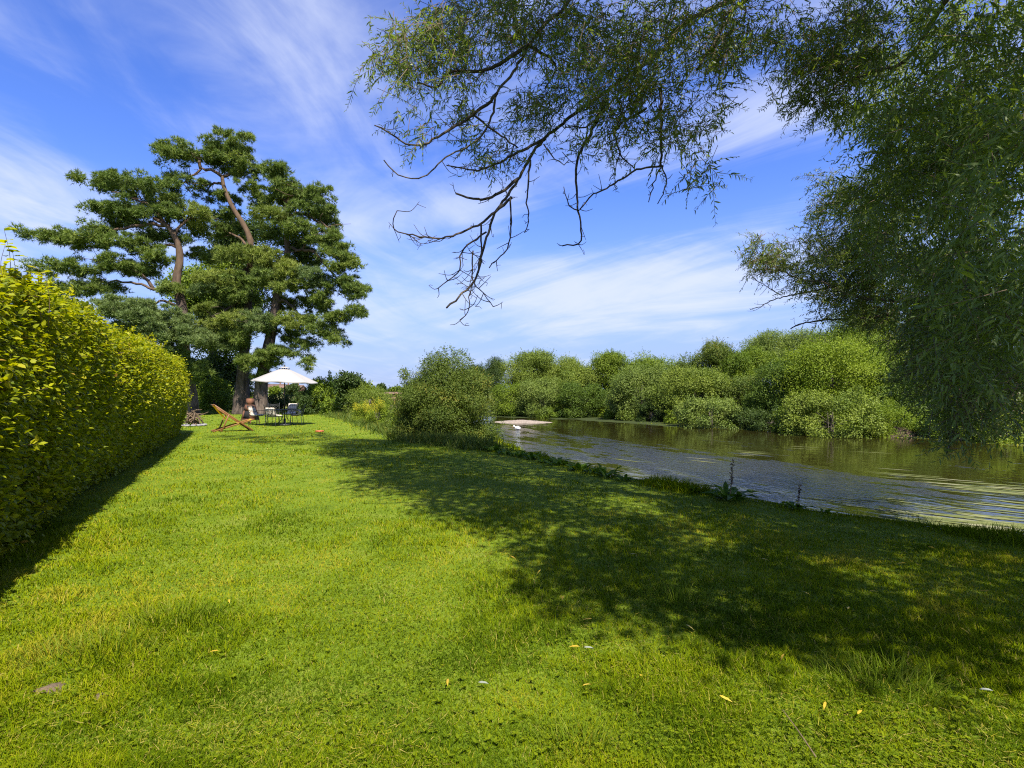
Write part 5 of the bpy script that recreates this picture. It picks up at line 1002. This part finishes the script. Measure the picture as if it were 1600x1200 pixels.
# ------------------------------------------------------------------ sky and sun
wrld = bpy.data.worlds.new('World'); scene.world = wrld; wrld.use_nodes = True; nt = wrld.node_tree; nt.nodes.clear()
out = nt.nodes.new('ShaderNodeOutputWorld'); bg = nt.nodes.new('ShaderNodeBackground'); nt.links.new(bg.outputs[0], out.inputs[0])
sky = nt.nodes.new('ShaderNodeTexSky'); sky.sky_type = 'NISHITA'; sky.sun_disc = False; sky.sun_elevation = SUN_EL; sky.sun_rotation = SUN_AZ; sky.air_density = 1.0; sky.dust_density = .6; sky.ozone_density = 3.0; sky.altitude = 50
dirv = nt.nodes.new('ShaderNodeTexCoord').outputs['Generated']; sp = N(nt, 'ShaderNodeSeparateXYZ'); nt.links.new(dirv, sp.inputs[0])
hs = N(nt, 'ShaderNodeHueSaturation', Hue=.515, Saturation=1.22, Value=1.0); nt.links.new(sky.outputs[0], hs.inputs['Color'])
skyc = mixc(nt, 1.0, hs.outputs[0], (.92, .97, 1.20), 'MULTIPLY')
# cirrus: noise on a flat cloud deck high above, gathered into the sheets that stood in that sky
zc = math_(nt, 'ADD', math_(nt, 'MAXIMUM', sp.outputs[2], 0), .22); comb = N(nt, 'ShaderNodeCombineXYZ'); nt.links.new(math_(nt, 'DIVIDE', sp.outputs[0], zc), comb.inputs[0]); nt.links.new(math_(nt, 'DIVIDE', sp.outputs[1], zc), comb.inputs[1]); deck_ = comb.outputs[0]
az = math_(nt, 'ARCTAN2', sp.outputs[0], sp.outputs[1])
def streak(ang, sx, sy, off, det, ro, dist): return noise(nt, 1.0, det, ro, mapping(nt, mapping(nt, deck_, (1, 1, 1), (0, 0, R(-ang))), (sx, sy, 1), (0, 0, 0), off), dist)
cl1 = streak(72, .9, 2.4, (3.3, 1.2, 0), 8, .56, 1.8); cr1 = streak(-36, .8, 3.0, (1.0, 4.0, 0), 9, .6, 1.1)
side = mrange(nt, az, R(-22), R(2)); cA = nt.nodes.new('ShaderNodeMix'); nt.links.new(side, cA.inputs[0]); nt.links.new(cl1, cA.inputs[2]); nt.links.new(cr1, cA.inputs[3])
c3 = streak(30, .9, 1.5, (7.7, 2.5, 0), 6, .6, .8)
cs = math_(nt, 'ADD', math_(nt, 'MULTIPLY', cA.outputs[0], .62), math_(nt, 'MULTIPLY', c3, .38))
el = math_(nt, 'ARCSINE', sp.outputs[2])
for (px, py, ra, re, tl, amp) in ((470, 70, 12, 7, 10, .16), (30, 300, 9, 5.5, -8, .20), (930, 460, 20, 4.2, 5, .24), (690, 330, 12, 1.8, 12, .12), (1180, 190, 9, 3.5, 12, .10), (560, 470, 8, 4, 0, .10), (1000, 330, 12, 3.4, 8, -.16), (90, 170, 8, 3.0, -12, -.10), (640, 250, 10, 2.6, 6, -.06), (900, 545, 24, 1.2, 0, -.06)):
    x_, y_ = (px-800)/F, (HZ-py)/F; a0 = math.atan2(x_, 1); e0 = math.atan2(y_, math.hypot(x_, 1)); ct, st_ = math.cos(R(tl)), math.sin(R(tl))
    da = math_(nt, 'SUBTRACT', az, a0); de = math_(nt, 'SUBTRACT', el, e0)
    u_ = math_(nt, 'MULTIPLY', math_(nt, 'ADD', math_(nt, 'MULTIPLY', da, ct), math_(nt, 'MULTIPLY', de, st_)), 1/R(ra)); v_ = math_(nt, 'MULTIPLY', math_(nt, 'SUBTRACT', math_(nt, 'MULTIPLY', de, ct), math_(nt, 'MULTIPLY', da, st_)), 1/R(re))
    gq = math_(nt, 'EXPONENT', math_(nt, 'MULTIPLY', math_(nt, 'ADD', math_(nt, 'MULTIPLY', u_, u_), math_(nt, 'MULTIPLY', v_, v_)), -1.0)); cs = math_(nt, 'ADD', cs, math_(nt, 'MULTIPLY', gq, amp))
cl_ = mrange(nt, cs, .43, .82, 0, .88)
haze_ = mrange(nt, sp.outputs[2], .36, .02, 0, .85)
colr = mixc(nt, haze_, skyc, (1.75, 2.35, 4.2)); colr = mixc(nt, cl_, colr, (3.7, 4.05, 5.1))
nt.links.new(colr, bg.inputs['Color']); bg.inputs['Strength'].default_value = .088
sun = bpy.data.lights.new('sun', 'SUN'); sun.energy = 4.8; sun.angle = R(.55); sun.color = (1, .95, .86); so = bpy.data.objects.new('sun', sun); COL.objects.link(so)
from mathutils import Vector
so.rotation_euler = Vector(SV).to_track_quat('Z', 'Y').to_euler(); so.location = (0, -10, 30)

# ------------------------------------------------------------------ camera
cam = bpy.data.cameras.new('camera'); co = bpy.data.objects.new('camera', cam); COL.objects.link(co); co.location = (0, 0, H); co.rotation_euler = (R(90), 0, 0)
cam.sensor_width = 36; cam.lens = 36*F/1600; cam.shift_y = (HZ-600)/1600; cam.clip_start = .05; cam.clip_end = 8000; scene.camera = co
scene.view_settings.view_transform = 'Standard'; scene.view_settings.look = 'None'; scene.view_settings.gamma = 1; scene.view_settings.exposure = 1.3
cy_ = scene.cycles; cy_.max_bounces = 7; cy_.diffuse_bounces = 3; cy_.glossy_bounces = 3; cy_.transmission_bounces = 4; cy_.use_denoising = False; cy_.pixel_filter_type = 'BLACKMAN_HARRIS'; cy_.filter_width = 1.15; cy_.sample_clamp_indirect = 4
try: cy_.denoiser = 'OPENIMAGEDENOISE'
except Exception: pass
scene.render.engine = 'CYCLES'
